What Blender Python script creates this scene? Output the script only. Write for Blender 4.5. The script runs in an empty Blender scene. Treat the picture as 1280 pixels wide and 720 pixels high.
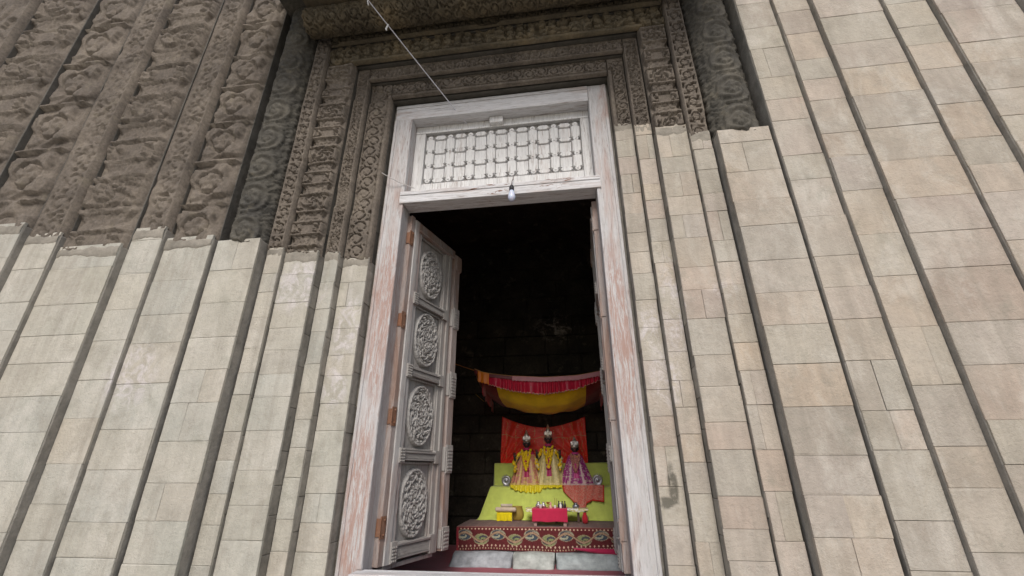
import bpy, math, random
import numpy as np
from mathutils import Vector
random.seed(7); rng = np.random.default_rng(11)
SC = bpy.context.scene; COL = SC.collection
PI = math.pi

# ------------------------------------------------------------------ noise
def hsh(i, j, s=0):
    n = (i.astype(np.int64)*374761393 + j.astype(np.int64)*668265263 + s*974711) & 0x7fffffff
    n = ((n ^ (n >> 13))*1274126177) & 0x7fffffff
    return ((n ^ (n >> 16)) & 0xffff)/65535.0
def vn(x, y, s=0):
    x = np.asarray(x, float); y = np.asarray(y, float)
    i = np.floor(x); j = np.floor(y); a = x-i; b = y-j
    a = a*a*(3-2*a); b = b*b*(3-2*b)
    return ((hsh(i, j, s)*(1-a)+hsh(i+1, j, s)*a)*(1-b)+(hsh(i, j+1, s)*(1-a)+hsh(i+1, j+1, s)*a)*b)
def fbm(x, y, s=0, o=4):
    t = 0; a = .5; n = 0
    for k in range(o):
        t = t+a*vn(x*2**k, y*2**k, s+k*17); n += a; a *= .5
    return t/n
def sst(a, b, x):
    t = np.clip((x-a)/(b-a), 0, 1); return t*t*(3-2*t)

# ------------------------------------------------------------------ mesh builder
class MB:
    def __init__(s): s.v = []; s.f = []; s.c = []
    def add(s, vs, fs, col=(1, 1, 1)):
        o = len(s.v); s.v += [tuple(map(float, p)) for p in vs]
        for k, f in enumerate(fs):
            s.f.append(tuple(o+i for i in f)); s.c.append(col if not isinstance(col, list) else col[k])
        return s
    def box(s, x0, x1, y0, y1, z0, z1, col=(1, 1, 1), ch=0.0):
        if ch <= 0:
            vs = [(x, y, z) for x in (x0, x1) for y in (y0, y1) for z in (z0, z1)]
            fs = [(0, 1, 3, 2), (4, 6, 7, 5), (0, 4, 5, 1), (2, 3, 7, 6), (0, 2, 6, 4), (1, 5, 7, 3)]
            return s.add(vs, fs, col)
        # chamfered towards -y (front)
        a = [(x0, y1, z0), (x1, y1, z0), (x1, y1, z1), (x0, y1, z1)]
        b = [(x0, y0+ch, z0), (x1, y0+ch, z0), (x1, y0+ch, z1), (x0, y0+ch, z1)]
        c = [(x0+ch, y0, z0+ch), (x1-ch, y0, z0+ch), (x1-ch, y0, z1-ch), (x0+ch, y0, z1-ch)]
        fs = [(8, 9, 10, 11), (3, 2, 1, 0)]
        for k in range(4):
            n = (k+1) % 4
            fs += [(k, n, 4+n, 4+k), (4+k, 4+n, 8+n, 8+k)]
        return s.add(a+b+c, fs, col)
    def grid(s, P, col=(1, 1, 1), closeu=False, flip=False):
        nu, nv = P.shape[:2]; vs = P.reshape(-1, 3); fs = []; cl = []
        arr = isinstance(col, np.ndarray)
        for i in range(nu if closeu else nu-1):
            i2 = (i+1) % nu
            for j in range(nv-1):
                q = (i*nv+j, i2*nv+j, i2*nv+j+1, i*nv+j+1)
                fs.append(q[::-1] if flip else q); cl.append(tuple(col[i, j]) if arr else col)
        o = len(s.v); s.v += [tuple(p) for p in vs.tolist()]
        s.f += [tuple(o+k for k in f) for f in fs]; s.c += cl
        return s
    def tube(s, pts, r, n=8, col=(1, 1, 1), cap=True):
        pts = [Vector(p) for p in pts]; rr = r if isinstance(r, (list, tuple)) else [r]*len(pts)
        rings = []
        for i, p in enumerate(pts):
            d = (pts[min(i+1, len(pts)-1)]-pts[max(i-1, 0)]).normalized()
            a = d.orthogonal().normalized() if abs(d.z) > .95 else d.cross(Vector((0, 0, 1))).normalized()
            b = d.cross(a)
            rings.append([p+(a*math.cos(2*PI*k/n)+b*math.sin(2*PI*k/n))*rr[i] for k in range(n)])
        vs = [q for R in rings for q in R]; fs = []
        for i in range(len(pts)-1):
            for k in range(n):
                fs.append((i*n+k, i*n+(k+1) % n, (i+1)*n+(k+1) % n, (i+1)*n+k))
        if cap: fs += [tuple(range(n))[::-1], tuple((len(pts)-1)*n+k for k in range(n))]
        return s.add(vs, fs, col)
    def lathe(s, prof, c=(0, 0, 0), n=20, col=(1, 1, 1), sx=1, sy=1):
        vs = []; fs = []
        for r, z in prof:
            for k in range(n):
                a = 2*PI*k/n; vs.append((c[0]+r*sx*math.cos(a), c[1]+r*sy*math.sin(a), c[2]+z))
        for i in range(len(prof)-1):
            for k in range(n):
                fs.append((i*n+k, i*n+(k+1) % n, (i+1)*n+(k+1) % n, (i+1)*n+k))
        fs += [tuple(range(n))[::-1], tuple((len(prof)-1)*n+k for k in range(n))]
        return s.add(vs, fs, col)
    def blob(s, c, r, n=8, m=6, col=(1, 1, 1)):
        r = r if isinstance(r, (tuple, list)) else (r, r, r)
        pr = [(math.sin(PI*(i+.02)/(m+.04)), -math.cos(PI*(i+.02)/(m+.04))*r[2]) for i in range(m+1)]
        return s.lathe([(max(a, .02), z) for a, z in pr], c, n, col, r[0], r[1])
    def build(s, name, mat, parent=None, smooth=False, bevel=0, world=True, auto=None):
        me = bpy.data.meshes.new(name)
        off = Vector(parent.matrix_basis.translation) if (parent is not None and world) else Vector((0, 0, 0))
        p = parent
        if parent is not None and world and parent.parent: off = off+Vector(parent.parent.matrix_basis.translation)
        me.from_pydata([(a-off.x, b-off.y, c-off.z) for a, b, c in s.v], [], s.f)
        at = me.attributes.new('Col', 'FLOAT_COLOR', 'CORNER')
        cnt = [len(f) for f in s.f]
        arr = np.ones((sum(cnt), 4), np.float32); arr[:, :3] = np.repeat(np.array([c[:3] for c in s.c], np.float32), cnt, axis=0)
        at.data.foreach_set('color', arr.ravel())
        me.polygons.foreach_set('use_smooth', [bool(smooth)]*len(s.f))
        me.materials.append(mat); me.update()
        o = bpy.data.objects.new(name, me); COL.objects.link(o)
        if parent is not None: o.parent = parent
        if auto:
            for e in me.edges: pass
            me.set_sharp_from_angle(angle=math.radians(auto))
        if bevel:
            b = o.modifiers.new('bevel', 'BEVEL'); b.width = bevel; b.segments = 2; b.limit_method = 'ANGLE'
        return o

def tag(o, label=None, cat=None, group=None, kind=None):
    if label: o['label'] = label
    if cat: o['category'] = cat
    if group: o['group'] = group
    if kind: o['kind'] = kind
    return o
def thing(name, label, cat, loc=(0, 0, 0), rz=0, group=None):
    o = bpy.data.objects.new(name, None); COL.objects.link(o)
    o.location = loc; o.rotation_euler = (0, 0, rz); o.empty_display_size = .1
    return tag(o, label, cat, group)

# ------------------------------------------------------------------ materials
class NT:
    def __init__(s, name, rough=.8, spec=.3):
        s.m = bpy.data.materials.new(name); s.m.use_nodes = True
        s.t = s.m.node_tree; s.b = s.t.nodes['Principled BSDF']
        s.b.inputs['Roughness'].default_value = rough; s.b.inputs['Specular IOR Level'].default_value = spec
    def n(s, k, **kw):
        x = s.t.nodes.new(k)
        for a, b in kw.items(): setattr(x, a, b)
        return x
    def l(s, a, b): s.t.links.new(a, b)
    def pos(s):
        if not hasattr(s, '_p'): s._p = s.n('ShaderNodeNewGeometry').outputs['Position']
        return s._p
    def map(s, src, sc=(1, 1, 1), loc=(0, 0, 0)):
        m = s.n('ShaderNodeMapping'); s.l(src, m.inputs[0]); m.inputs['Scale'].default_value = sc; m.inputs['Location'].default_value = loc
        return m.outputs[0]
    def noise(s, vec, scale, detail=6, rough=.6, dist=0.0):
        x = s.n('ShaderNodeTexNoise'); s.l(vec, x.inputs['Vector']); x.inputs['Scale'].default_value = scale
        x.inputs['Detail'].default_value = detail; x.inputs['Roughness'].default_value = rough; x.inputs['Distortion'].default_value = dist
        return x.outputs['Fac']
    def ramp(s, fac, stops):
        r = s.n('ShaderNodeValToRGB'); s.l(fac, r.inputs[0]); e = r.color_ramp.elements
        while len(e) < len(stops): e.new(.5)
        for k, (p, c) in enumerate(stops):
            e[k].position = p; e[k].color = (c, c, c, 1) if not isinstance(c, tuple) else (*c, 1)
        return r.outputs[0]
    def mix(s, fac, a, b, mode='MIX'):
        x = s.n('ShaderNodeMix', data_type='RGBA', blend_type=mode)
        for i, v in ((0, fac), (6, a), (7, b)):
            if isinstance(v, (int, float)): x.inputs[i].default_value = v
            elif isinstance(v, tuple): x.inputs[i].default_value = (*v, 1)
            else: s.l(v, x.inputs[i])
        return x.outputs[2]
    def math(s, op, a, b=0.0, clamp=False):
        x = s.n('ShaderNodeMath', operation=op, use_clamp=clamp)
        for i, v in ((0, a), (1, b)):
            if isinstance(v, (int, float)): x.inputs[i].default_value = v
            else: s.l(v, x.inputs[i])
        return x.outputs[0]
    def col(s): return s.n('ShaderNodeAttribute', attribute_name='Col').outputs['Color']
    def bump(s, h, strength=.4, dist=.01):
        b = s.n('ShaderNodeBump'); b.inputs['Strength'].default_value = strength; b.inputs['Distance'].default_value = dist
        s.l(h, b.inputs['Height']); s.l(b.outputs[0], s.b.inputs['Normal'])
    def spot(s, c, r):      # soft ellipsoid mask round a world point
        sub = s.n('ShaderNodeVectorMath', operation='SUBTRACT'); s.l(s.pos(), sub.inputs[0]); sub.inputs[1].default_value = c
        dv = s.n('ShaderNodeVectorMath', operation='DIVIDE'); s.l(sub.outputs[0], dv.inputs[0]); dv.inputs[1].default_value = r
        ln = s.n('ShaderNodeVectorMath', operation='LENGTH'); s.l(dv.outputs[0], ln.inputs[0])
        return s.math('SUBTRACT', 1.0, ln.outputs['Value'], True)
    def out(s, c): s.l(c, s.b.inputs['Base Color']); return s.m

def m_pale():
    k = NT('pale_stone', 1.0, .04); p = k.pos()
    c = k.mix(1.0, k.col(), k.ramp(k.noise(p, 3.2, 8, .65), [(.25, .80), (.5, .98), (.75, 1.10)]), 'MULTIPLY')
    c = k.mix(1.0, c, k.ramp(k.noise(k.map(p, (1, 1, .28)), 14, 6, .7), [(.28, .84), (.6, 1.06)]), 'MULTIPLY')
    c = k.mix(k.ramp(k.noise(p, 1.7, 3, .5), [(.42, .1), (.62, .5)]), c, (.45, .415, .36))
    c = k.mix(k.ramp(k.noise(k.map(p, (1, 1, .6), (4, 4, 9)), 2.6, 8, .72, .5), [(.50, 0.), (.66, .55)]), c, (.55, .52, .47))
    c = k.mix(k.ramp(k.noise(k.map(p, (1, 1, .7), (1, 7, 3)), 4.5, 8, .75, .3), [(.50, 0.), (.68, .5)]), c, (.29, .265, .225))
    # grey-green weathering
    c = k.mix(k.ramp(k.noise(p, 5.5, 7, .7, .6), [(.56, 0.), (.7, .38)]), c, (.25, .245, .20))
    # lime and pigment smears
    c = k.mix(k.ramp(k.noise(k.map(p, (7, 7, .45), (2, 0, 5)), 1, 6, .65, .3), [(.52, 0.), (.68, .42)]), c, (.27, .245, .205))
    c = k.mix(k.ramp(k.noise(p, 24, 6, .75), [(.60, 0.), (.70, .4)]), c, (.28, .26, .22))
    sm = None
    for cc, rr in (((-.12, -.11, 1.72), (.14, .2, .42)), ((-.5, -.3, 2.05), (.26, .2, .28)), ((-.16, -.11, 1.25), (.14, .2, .2)),
                   ((2.31, -.12, 1.62), (.12, .2, .24)), ((2.36, -.12, 1.22), (.12, .2, .3)), ((2.48, -.2, 1.75), (.09, .2, .5)), ((2.82, -.3, 1.82), (.1, .2, .08)),
                   ((-1.6, -.5, 1.3), (.25, .3, .3)), ((-3.4, -.8, 1.5), (.5, .4, .6))):
        q = k.spot(cc, rr); sm = q if sm is None else k.math('MAXIMUM', sm, q)
    m = k.math('MULTIPLY', k.ramp(sm, [(.0, 0.), (.45, 1.)]), k.ramp(k.noise(k.map(p, (1, 1, .8)), 11, 6, .7, 1.2), [(.46, 0.), (.60, .6)]))
    c = k.mix(m, c, (.60, .56, .57))
    m2 = k.ramp(k.noise(k.map(p, (1, 1, 1), (5, 3, 1)), 4.2, 9, .75, .8), [(.66, 0.), (.74, .4)])
    c = k.mix(m2, c, (.60, .57, .52))
    st = k.math('MULTIPLY', k.ramp(k.math('MAXIMUM', k.spot((2.315, -.12, .53), (.04, .3, .17)), k.spot((2.26, -.12, .43), (.1, .3, .045))), [(.05, 0.), (.4, 1.)]),
                k.ramp(k.noise(p, 16, 5, .6), [(.36, 0.), (.52, .8)]))
    c = k.mix(st, c, (.09, .085, .07))
    pit = k.noise(p, 60, 5, .7)
    k.bump(k.math('ADD', k.noise(p, 9, 8, .7), k.math('MULTIPLY', pit, .3)), .7, .02)
    return k.out(c)
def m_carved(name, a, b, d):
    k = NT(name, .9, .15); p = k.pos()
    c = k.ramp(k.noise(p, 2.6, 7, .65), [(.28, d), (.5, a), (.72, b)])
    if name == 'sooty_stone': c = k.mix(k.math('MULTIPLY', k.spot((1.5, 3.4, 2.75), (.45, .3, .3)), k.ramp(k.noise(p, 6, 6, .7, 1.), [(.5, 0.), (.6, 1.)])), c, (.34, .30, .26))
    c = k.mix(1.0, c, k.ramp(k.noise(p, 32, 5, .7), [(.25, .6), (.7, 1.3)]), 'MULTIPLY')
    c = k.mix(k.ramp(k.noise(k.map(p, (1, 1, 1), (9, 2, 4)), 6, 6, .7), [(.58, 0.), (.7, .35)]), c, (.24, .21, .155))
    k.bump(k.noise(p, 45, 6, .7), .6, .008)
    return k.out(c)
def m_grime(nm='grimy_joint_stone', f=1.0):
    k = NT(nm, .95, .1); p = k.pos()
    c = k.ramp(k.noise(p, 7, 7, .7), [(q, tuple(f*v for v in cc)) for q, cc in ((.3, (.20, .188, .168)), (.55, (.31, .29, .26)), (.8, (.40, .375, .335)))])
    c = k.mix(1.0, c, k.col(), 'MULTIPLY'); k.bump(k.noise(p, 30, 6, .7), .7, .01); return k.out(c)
def m_wood(name, paint, peel, dark, amount=.5, ax=2, bright=None, pink=0.0):
    """weathered paint over timber, grain running along axis ax of the object"""
    k = NT(name, .72, .3); tc = k.n('ShaderNodeTexCoord').outputs['Object']
    s1 = [9, 9, 9]; s1[ax] = .9; s2 = [40, 40, 40]; s2[ax] = 1.6; s3 = [5, 5, 5]; s3[ax] = 1.0; s4 = [90, 90, 90]; s4[ax] = 7
    g1 = k.noise(k.map(tc, tuple(s1)), 1, 8, .7, .6); g2 = k.noise(k.map(tc, tuple(s2)), 1, 6, .7, .4)
    g3 = k.noise(k.map(tc, tuple(s3), (3, 1, 7)), 1, 6, .72, .8); g4 = k.noise(k.map(tc, tuple(s4)), 1, 5, .7)
    c = k.mix(k.ramp(g2, [(.3, 0.), (.7, 1.)]), paint, tuple(x*.74 for x in paint))
    c = k.mix(k.ramp(g3, [(.62-.22*amount, 0.), (.76-.2*amount, .75)]), c, peel)
    c = k.mix(k.ramp(k.math('MULTIPLY', g1, g4), [(.30-.03*amount, 0.), (.40, .75)]), c, tuple(x*.75 for x in peel))
    c = k.mix(k.ramp(g4, [(.53, 0.), (.70, .6)]), c, dark)
    c = k.mix(k.ramp(g1, [(.22, .65), (.36, 0.)]), c, tuple(min(1, x*1.25) for x in paint))
    s5 = [150, 150, 150]; s5[ax] = 22; g5 = k.noise(k.map(tc, tuple(s5)), 1, 4, .8)
    c = k.mix(k.ramp(g5, [(.56, 0.), (.66, .45)]), c, tuple(x*.5 for x in paint))
    s6 = [28, 28, 28]; s6[ax] = 5; g6 = k.noise(k.map(tc, tuple(s6), (1, 8, 2)), 1, 8, .75, 1.0)
    c = k.mix(k.ramp(g6, [(.55, 0.), (.62, .5*min(1, amount*1.6))]), c, tuple(.6*x+.4*y for x, y in zip(peel, paint)))
    k.bump(k.math('ADD', k.math('MULTIPLY', g2, .6), k.math('MULTIPLY', g6, .6)), .7, .012)
    return k, c
def m_simple(name, rough=.6, spec=.3, metal=0, var=.15, bumps=25, bstr=.3, sheen=0):
    k = NT(name, rough, spec); k.b.inputs['Metallic'].default_value = metal
    tc = k.n('ShaderNodeTexCoord').outputs['Object']
    c = k.mix(1.0, k.col(), k.ramp(k.noise(tc, 14, 5, .6), [(.3, 1-var), (.7, 1+var)]), 'MULTIPLY')
    if sheen: k.b.inputs['Sheen Weight'].default_value = sheen
    k.bump(k.noise(tc, bumps, 6, .65), bstr, .006)
    return k.out(c)

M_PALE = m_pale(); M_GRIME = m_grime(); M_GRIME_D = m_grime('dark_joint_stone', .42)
M_CARV = m_carved('carved_stone', (.142, .120, .100), (.195, .166, .136), (.088, .075, .064))
M_CARV_D = m_carved('carved_dark_stone', (.085, .079, .068), (.135, .122, .10), (.05, .048, .045))
M_CARV_B = m_carved('carved_brown_stone', (.115, .095, .066), (.20, .155, .095), (.065, .055, .042))
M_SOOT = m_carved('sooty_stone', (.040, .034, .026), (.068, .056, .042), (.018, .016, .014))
k, c = m_wood('white_weathered_wood', (.55, .54, .545), (.36, .25, .215), (.17, .155, .145), .5, 2)
# pinkish worn areas on the two jambs
p = k.pos()
pm = k.math('MULTIPLY', k.ramp(k.math('MAXIMUM', k.math('MAXIMUM', k.spot((.12, 0, 1.9), (.12, .4, 1.0)), k.spot((.09, 0, .45), (.12, .4, .8))), k.spot((2.1, 0, 1.55), (.11, .4, 1.0))), [(0., 0.), (.4, 1.)]),
            k.ramp(k.noise(k.map(p, (36, 36, 3)), 1.5, 9, .82, .9), [(.45, 0.), (.535, .8)]))
c = k.mix(pm, c, (.34, .205, .165)); M_WV = k.out(c)
k, c = m_wood('white_weathered_wood_rail', (.66, .655, .67), (.38, .30, .265), (.2, .18, .17), .35, 0)
p = k.pos()
pm = k.math('MULTIPLY', k.ramp(k.math('MAXIMUM', k.spot((1.02, 0, 3.07), (.26, .4, .1)), k.spot((1.62, 0, 3.09), (.22, .4, .1))), [(0., 0.), (.3, 1.)]),
            k.ramp(k.noise(k.map(p, (2.2, 8, 11)), 1.5, 6, .7, 1.6), [(.52, 0.), (.56, 1.)]))
c = k.mix(pm, c, (.17, .085, .055)); M_WH = k.out(c)
k, c = m_wood('white_panel_paint', (.74, .735, .73), (.42, .33, .29), (.3, .28, .27), .1, 2); M_WP = k.out(c)
k, c = m_wood('lattice_backing', (.42, .41, .40), (.14, .10, .09), (.08, .07, .07), .3, 2); M_LATB = k.out(c)
k, c = m_wood('grey_door_wood', (.37, .352, .335), (.27, .20, .175), (.12, .115, .12), .35, 2); M_DG = k.out(c)
k, c = m_wood('grey_door_wood_rail', (.31, .295, .285), (.22, .16, .145), (.11, .105, .115), .35, 0); M_DH = k.out(c)
k, c = m_wood('brown_worn_wood', (.37, .325, .31), (.25, .15, .11), (.13, .10, .09), .9, 2); M_DB = k.out(c)
k, c = m_wood('pale_door_wood', (.50, .485, .475), (.33, .19, .15), (.2, .18, .18), .5, 2); M_DP = k.out(c)
M_RUST = m_simple('rusty_iron', .85, .3, .2, .4, 60, .7)
M_CLOTH = m_simple('cloth', .82, .15, 0, .08, 180, .25, .25)
M_SATIN = m_simple('satin', .42, .4, 0, .08, 60, .15, 0)
M_METAL = m_simple('silver_metal', .38, .5, .85, .2, 50, .3)
M_SKIN = m_simple('dark_stone_polish', .4, .5, 0, .1, 60, .1)
M_PLAIN = m_simple('plain', .6, .3, 0, .12, 60, .15)
M_BLOCK = m_simple('grey_step_stone', .6, .45, 0, .28, 12, .6)
M_PETAL = m_simple('petal', .7, .2, 0, .2, 90, .3)
k = NT('bulb_plastic', .25, .5); k.b.inputs['Base Color'].default_value = (.55, .60, .74, 1); k.b.inputs['Subsurface Weight'].default_value = .2; M_BULB = k.m

# ------------------------------------------------------------------ ornament height fields (0..1)
def spiral(x, y, r, turns=2.0, flip=1, s=0):
    rr = np.hypot(x, y)/r; th = np.arctan2(y, x)*flip
    a = .5+.5*np.cos(th*1+2*PI*turns*rr)
    pet = .5+.5*np.cos(5*th+9*rr)
    h = np.where(rr < .35, .5+.5*pet*(rr > .1), a*.8+.25*pet)
    return np.where(rr < 1.02, h, 0), rr
def vine(t, s, w, per):        # running scroll: t across 0..w, s along
    ph = s/per; k = np.floor(ph); f = ph-k
    side = np.where(np.mod(k, 2) == 0, 1, -1)
    cx = w*.5+side*w*.06; xx = t-cx; yy = (f-.5)*per
    h, rr = spiral(xx, yy, w*.44, 1.7, 1)
    stem = np.exp(-((t-(w*.5+w*.38*np.sin(PI*ph+PI/2)))/(w*.07))**2)
    leaf = (vn(t/w*9+3, s/w*9, 5) > .46)*(vn(t/w*15, s/w*15, 9)*.7+.35)
    return np.clip(np.maximum(np.maximum(h, stem), leaf*(rr > 1.0)), 0, 1)
def leaves(t, s, w, per):
    f = np.mod(s/per, 1)-.5; x = t/w-.5
    a = np.abs(np.sin(9*x+0))*.3
    bud = np.exp(-(x*x*7+f*f*9))*(0.55+.45*np.cos(7*np.arctan2(f, x)+8*np.hypot(f, x)*3))
    n = vn(t/w*8, s/w*8, 3)
    return np.clip(bud*1.1+(n > .55)*.5*(1-np.exp(-(x*x*7+f*f*9)))+a*.2, 0, 1)
def squares(t, s, w, per):
    f = np.mod(s/per, 1); x = t/w
    e = np.minimum(np.minimum(f, 1-f)*per, np.minimum(x, 1-x)*w)
    fr = sst(.016, .010, e)
    X = (x-.5)*2; Y = (f-.5)*2; r = np.hypot(X, Y); th = np.arctan2(Y, X)
    k = np.floor(s/per)
    rot = hsh(k, k*0+3)*6
    fl = sst(.95, .8, r*(1+.28*np.cos(4*th+rot)))*(.4+.6*(np.cos(4*th+rot+6*r) > -.3))*(1-.8*((r > .42) & (r < .55)))
    return np.maximum(fr, fl*.85)
def frieze(t, s, w):           # dense crowded figures
    n = vn(t*34, s*26, 1); m = vn(t*60, s*60, 2); c = np.mod(s/.11, 1)-.5
    fig = np.exp(-(c*3.2)**2)*(.6+.4*np.sin(t/w*22+3*np.floor(s/.11)))
    return np.clip(np.maximum((fig > .38)*(.35+.65*(m > .4)), (n > .52)*(.3+.7*(m > .45))), 0, 1)
def blocks(t, s, w, seq=(.22, .085, .15, .085)):     # stacked relief blocks like carved capitals
    tot = sum(seq); f = np.mod(s, tot); H = np.zeros_like(t); x = t/w-.5
    z0 = 0
    for i, h in enumerate(seq):
        m = (f >= z0) & (f < z0+h); g = (f-z0)/h; ax = np.abs(x)
        if i % 2 == 0:
            e = np.minimum((.47-ax)*w, np.minimum(g, 1-g)*h)
            body = sst(0, .006, e)
            r = np.hypot(x*2.1, (g-.5)*2)
            pat = np.where(e > .022, .15+.85*((np.cos(4*np.arctan2(g-.5, x)+11*r+i) > -.2)*(vn(t*60, s*60, 4) > .35)), 1); pat = np.where((np.abs(g-.18) < .04) | (np.abs(g-.82) < .04), .0, pat)
            if i == 2: pat = np.where((np.abs(x) < .2) & (np.abs(g-.5) < .3), .25, pat)
            hh = body*(.42+.58*pat)
        else:
            edge = .36+.11*(2*np.abs(g-.5))**1.5
            body = sst(0, .03, (edge-ax))
            hh = body*(.42+.16*(vn(t*55, s*55, 6) > .45)+.10*(np.abs(g-.5) > .34))
        H = np.where(m, hh, H); z0 += h
    return H

# ------------------------------------------------------------------ TEMPLE FACADE
BANDS = [  # x_left_in, x_left_out, x_right_in, x_right_out, z_in, z_out, depth, carve bottom left / right
    (-.02, -.26, 2.22, 2.385, 4.26, 4.453, .11, 2.33, 3.56),
    (-.26, -.395, 2.385, 2.53, 4.453, 4.615, .19, 2.36, 3.45),
    (-.395, -.70, 2.53, 2.79, 4.615, 4.888, .29, 2.33, 3.31),
    (-.70, -.845, 2.79, 2.95, 4.888, 5.02, .33, 2.36, 3.18)]
temple = thing('temple_facade', 'old ochre stone temple front with carved upper mouldings stepping round the tall doorway', 'temple', (1.1, 0, -1.0))

def pattern(b, q, s, W):
    if b == 0:
        h = np.where((q > .045) & (q < W-.012), vine(q-.045, s, max(W-.057, .05), .125), 1.0)
        h = np.where((q > .036) & (q < .045), .1, h); amp = .034
    elif b == 1:
        h = np.where((q > .022) & (q < W-.022), leaves(q-.022, s, W-.044, .085), 1.0); amp = .026
    elif b == 3:
        h = squares(q-.008, s, W-.016, .158); amp = .05
    return h, amp
def carve_grid(b, x0, x1, z0, z1, bottom=None, part='jamb', res=.0055):
    xl, xlo, xr, xro, zi, zo, d, _, _ = BANDS[b]
    nx = max(6, int((x1-x0)/res)); nz = max(6, int((z1-z0)/(res*1.15)))
    xs = np.linspace(x0, x1, nx); X = np.repeat(xs[:, None], nz, 1)
    if bottom is not None:
        zb = z0+.035*(fbm(xs*9+b, xs*0+z0*3, 3)-.5)*2
        Z = zb[:, None]+(z1-zb)[:, None]*np.linspace(0, 1, nz)[None, :]
    else: Z = np.repeat(np.linspace(z0, z1, nz)[None, :], nx, 0)
    q = np.maximum(np.maximum(xl-X, X-xr), Z-zi); top = (Z-zi) >= np.maximum(xl-X, X-xr)-1e-9
    s = np.where(top, X, Z)
    W = np.where(top, zo-zi, np.where(X < 1, xl-xlo, xro-xr))
    if b == 2:
        if part == 'lintel': h = np.where(q > .05, frieze(q, s, .27), .9); h = np.where((q > .04) & (q <= .05), 0, h); amp = .055
        else:
            t = X-x0; h = blocks(t, Z-.07, x1-x0); amp = .055
    else: h, amp = pattern(b, q, s, float(np.median(W)))
    raw = (b == 2 and part != 'lintel')
    h = (h if raw else sst(.15, .40, h))*amp*(.85+.3*fbm(X*5, Z*5, 8))
    wear = sst(.60, .72, fbm(X*3+7, Z*3, 21)); h = h*(1-.55*wear)
    h = h+.003*fbm(X*40, Z*40, 2)
    if bottom is not None: h = amp*.62+(h-amp*.62)*sst(0, .045, Z-Z[:, :1])
    h = h-amp*.75
    h[0, :] = -.06; h[-1, :] = -.06; h[:, 0] = -.03; h[:, -1] = -.03
    return np.stack([X, -d-h, Z], -1)

PL_L = [(.445, .43, .38), (.42, .41, .36), (.46, .445, .395), (.43, .415, .365), (.405, .395, .35), (.44, .41, .355)]
PL_R = [(.435, .362, .292), (.40, .345, .29), (.39, .35, .295), (.435, .375, .31), (.405, .35, .30), (.415, .345, .295), (.375, .33, .28), (.385, .35, .295), (.44, .38, .33)]
def masonry(mb, x0, x1, z0, z1, y, pal, hmin=.16, hmax=.27, split=.25, seed=0, top_ragged=False):
    r = random.Random(seed); z = z0
    while z < z1-.01:
        h = r.uniform(hmin, hmax)
        if z+h > z1-.07: h = z1-z
        xs = [x0, x1]
        if x1-x0 > .42:
            n = max(1, round((x1-x0)/r.uniform(.42, .75))); xs = [x0+(x1-x0)*(i+(r.uniform(-.15, .15) if 0 < i < n else 0))/n for i in range(n+1)]
        elif r.random() < split and x1-x0 > .12: xs = [x0, x0+(x1-x0)*r.uniform(.35, .65), x1]
        for a, b in zip(xs, xs[1:]):
            c = r.choice(pal); v = r.uniform(.91, 1.05); t_ = r.uniform(-.010, .010); t = t_
            j = r.uniform(0, .004); g = r.choice((.0003, .0006, .0012))
            A, B, Z_, W_, Y_, q = a+(g if a > x0 else r.uniform(0, .006)), b-(g if b < x1 else r.uniform(0, .006)), z+g, z+h-g, y-j, r.uniform(.0002, .0016)
            J = lambda: q+r.uniform(0, .0018)+(r.uniform(.006, .022) if r.random() < .07 else 0)
            fr4 = [(A+J(), Z_+J()), (B-J(), Z_+J()), (B-J(), W_-J()), (A+J(), W_-J())]
            # two mid points per side give a slightly wandering arris
            P_ = []
            for (p0, p1), (s0, s1) in zip(zip(fr4, fr4[1:]+fr4[:1]), zip([(A, Z_), (B, Z_), (B, W_), (A, W_)], [(B, Z_), (B, W_), (A, W_), (A, Z_)])):
                P_.append((p0, s0))
                for t in (.33, .67):
                    t += r.uniform(-.1, .1); px_ = p0[0]*(1-t)+p1[0]*t; pz_ = p0[1]*(1-t)+p1[1]*t; w_ = r.uniform(-.001, .0025)+(r.uniform(.004, .012) if r.random() < .05 else 0)
                    nx_, nz_ = (0, 1) if s0[1] == s1[1] == Z_ else (0, -1) if s0[1] == s1[1] == W_ else (-1, 0) if s0[0] == B else (1, 0)
                    P_.append(((px_+nx_*w_, pz_+nz_*w_), (s0[0]*(1-t)+s1[0]*t, s0[1]*(1-t)+s1[1]*t)))
            N_ = len(P_); tl = [r.uniform(-.0015, .0015) for _ in range(3)]
            vs = [(p[0], Y_+tl[0]*(p[0]-A)/(B-A)+tl[1]*(p[1]-Z_)/h, p[1]) for p, _ in P_]+[(s_[0], Y_+.0025, s_[1]) for _, s_ in P_]+[(s_[0], y+.02, s_[1]) for _, s_ in P_]
            fs = [tuple(range(N_))]+[(k_, N_+k_, N_+(k_+1) % N_, (k_+1) % N_) for k_ in range(N_)]+[(N_+k_, 2*N_+k_, 2*N_+(k_+1) % N_, N_+(k_+1) % N_) for k_ in range(N_)]
            mb.add(vs, fs, (c[0]*v+t_, c[1]*v, c[2]*v-t_)); continue
            mb.box(a+g*(a > x0), b-g*(b < x1), y-j, y+.02, z+g, z+h-g, (c[0]*v+t, c[1]*v, c[2]*v-t), ch=r.uniform(.001, .003))
        z += h
ZB = -.95
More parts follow.
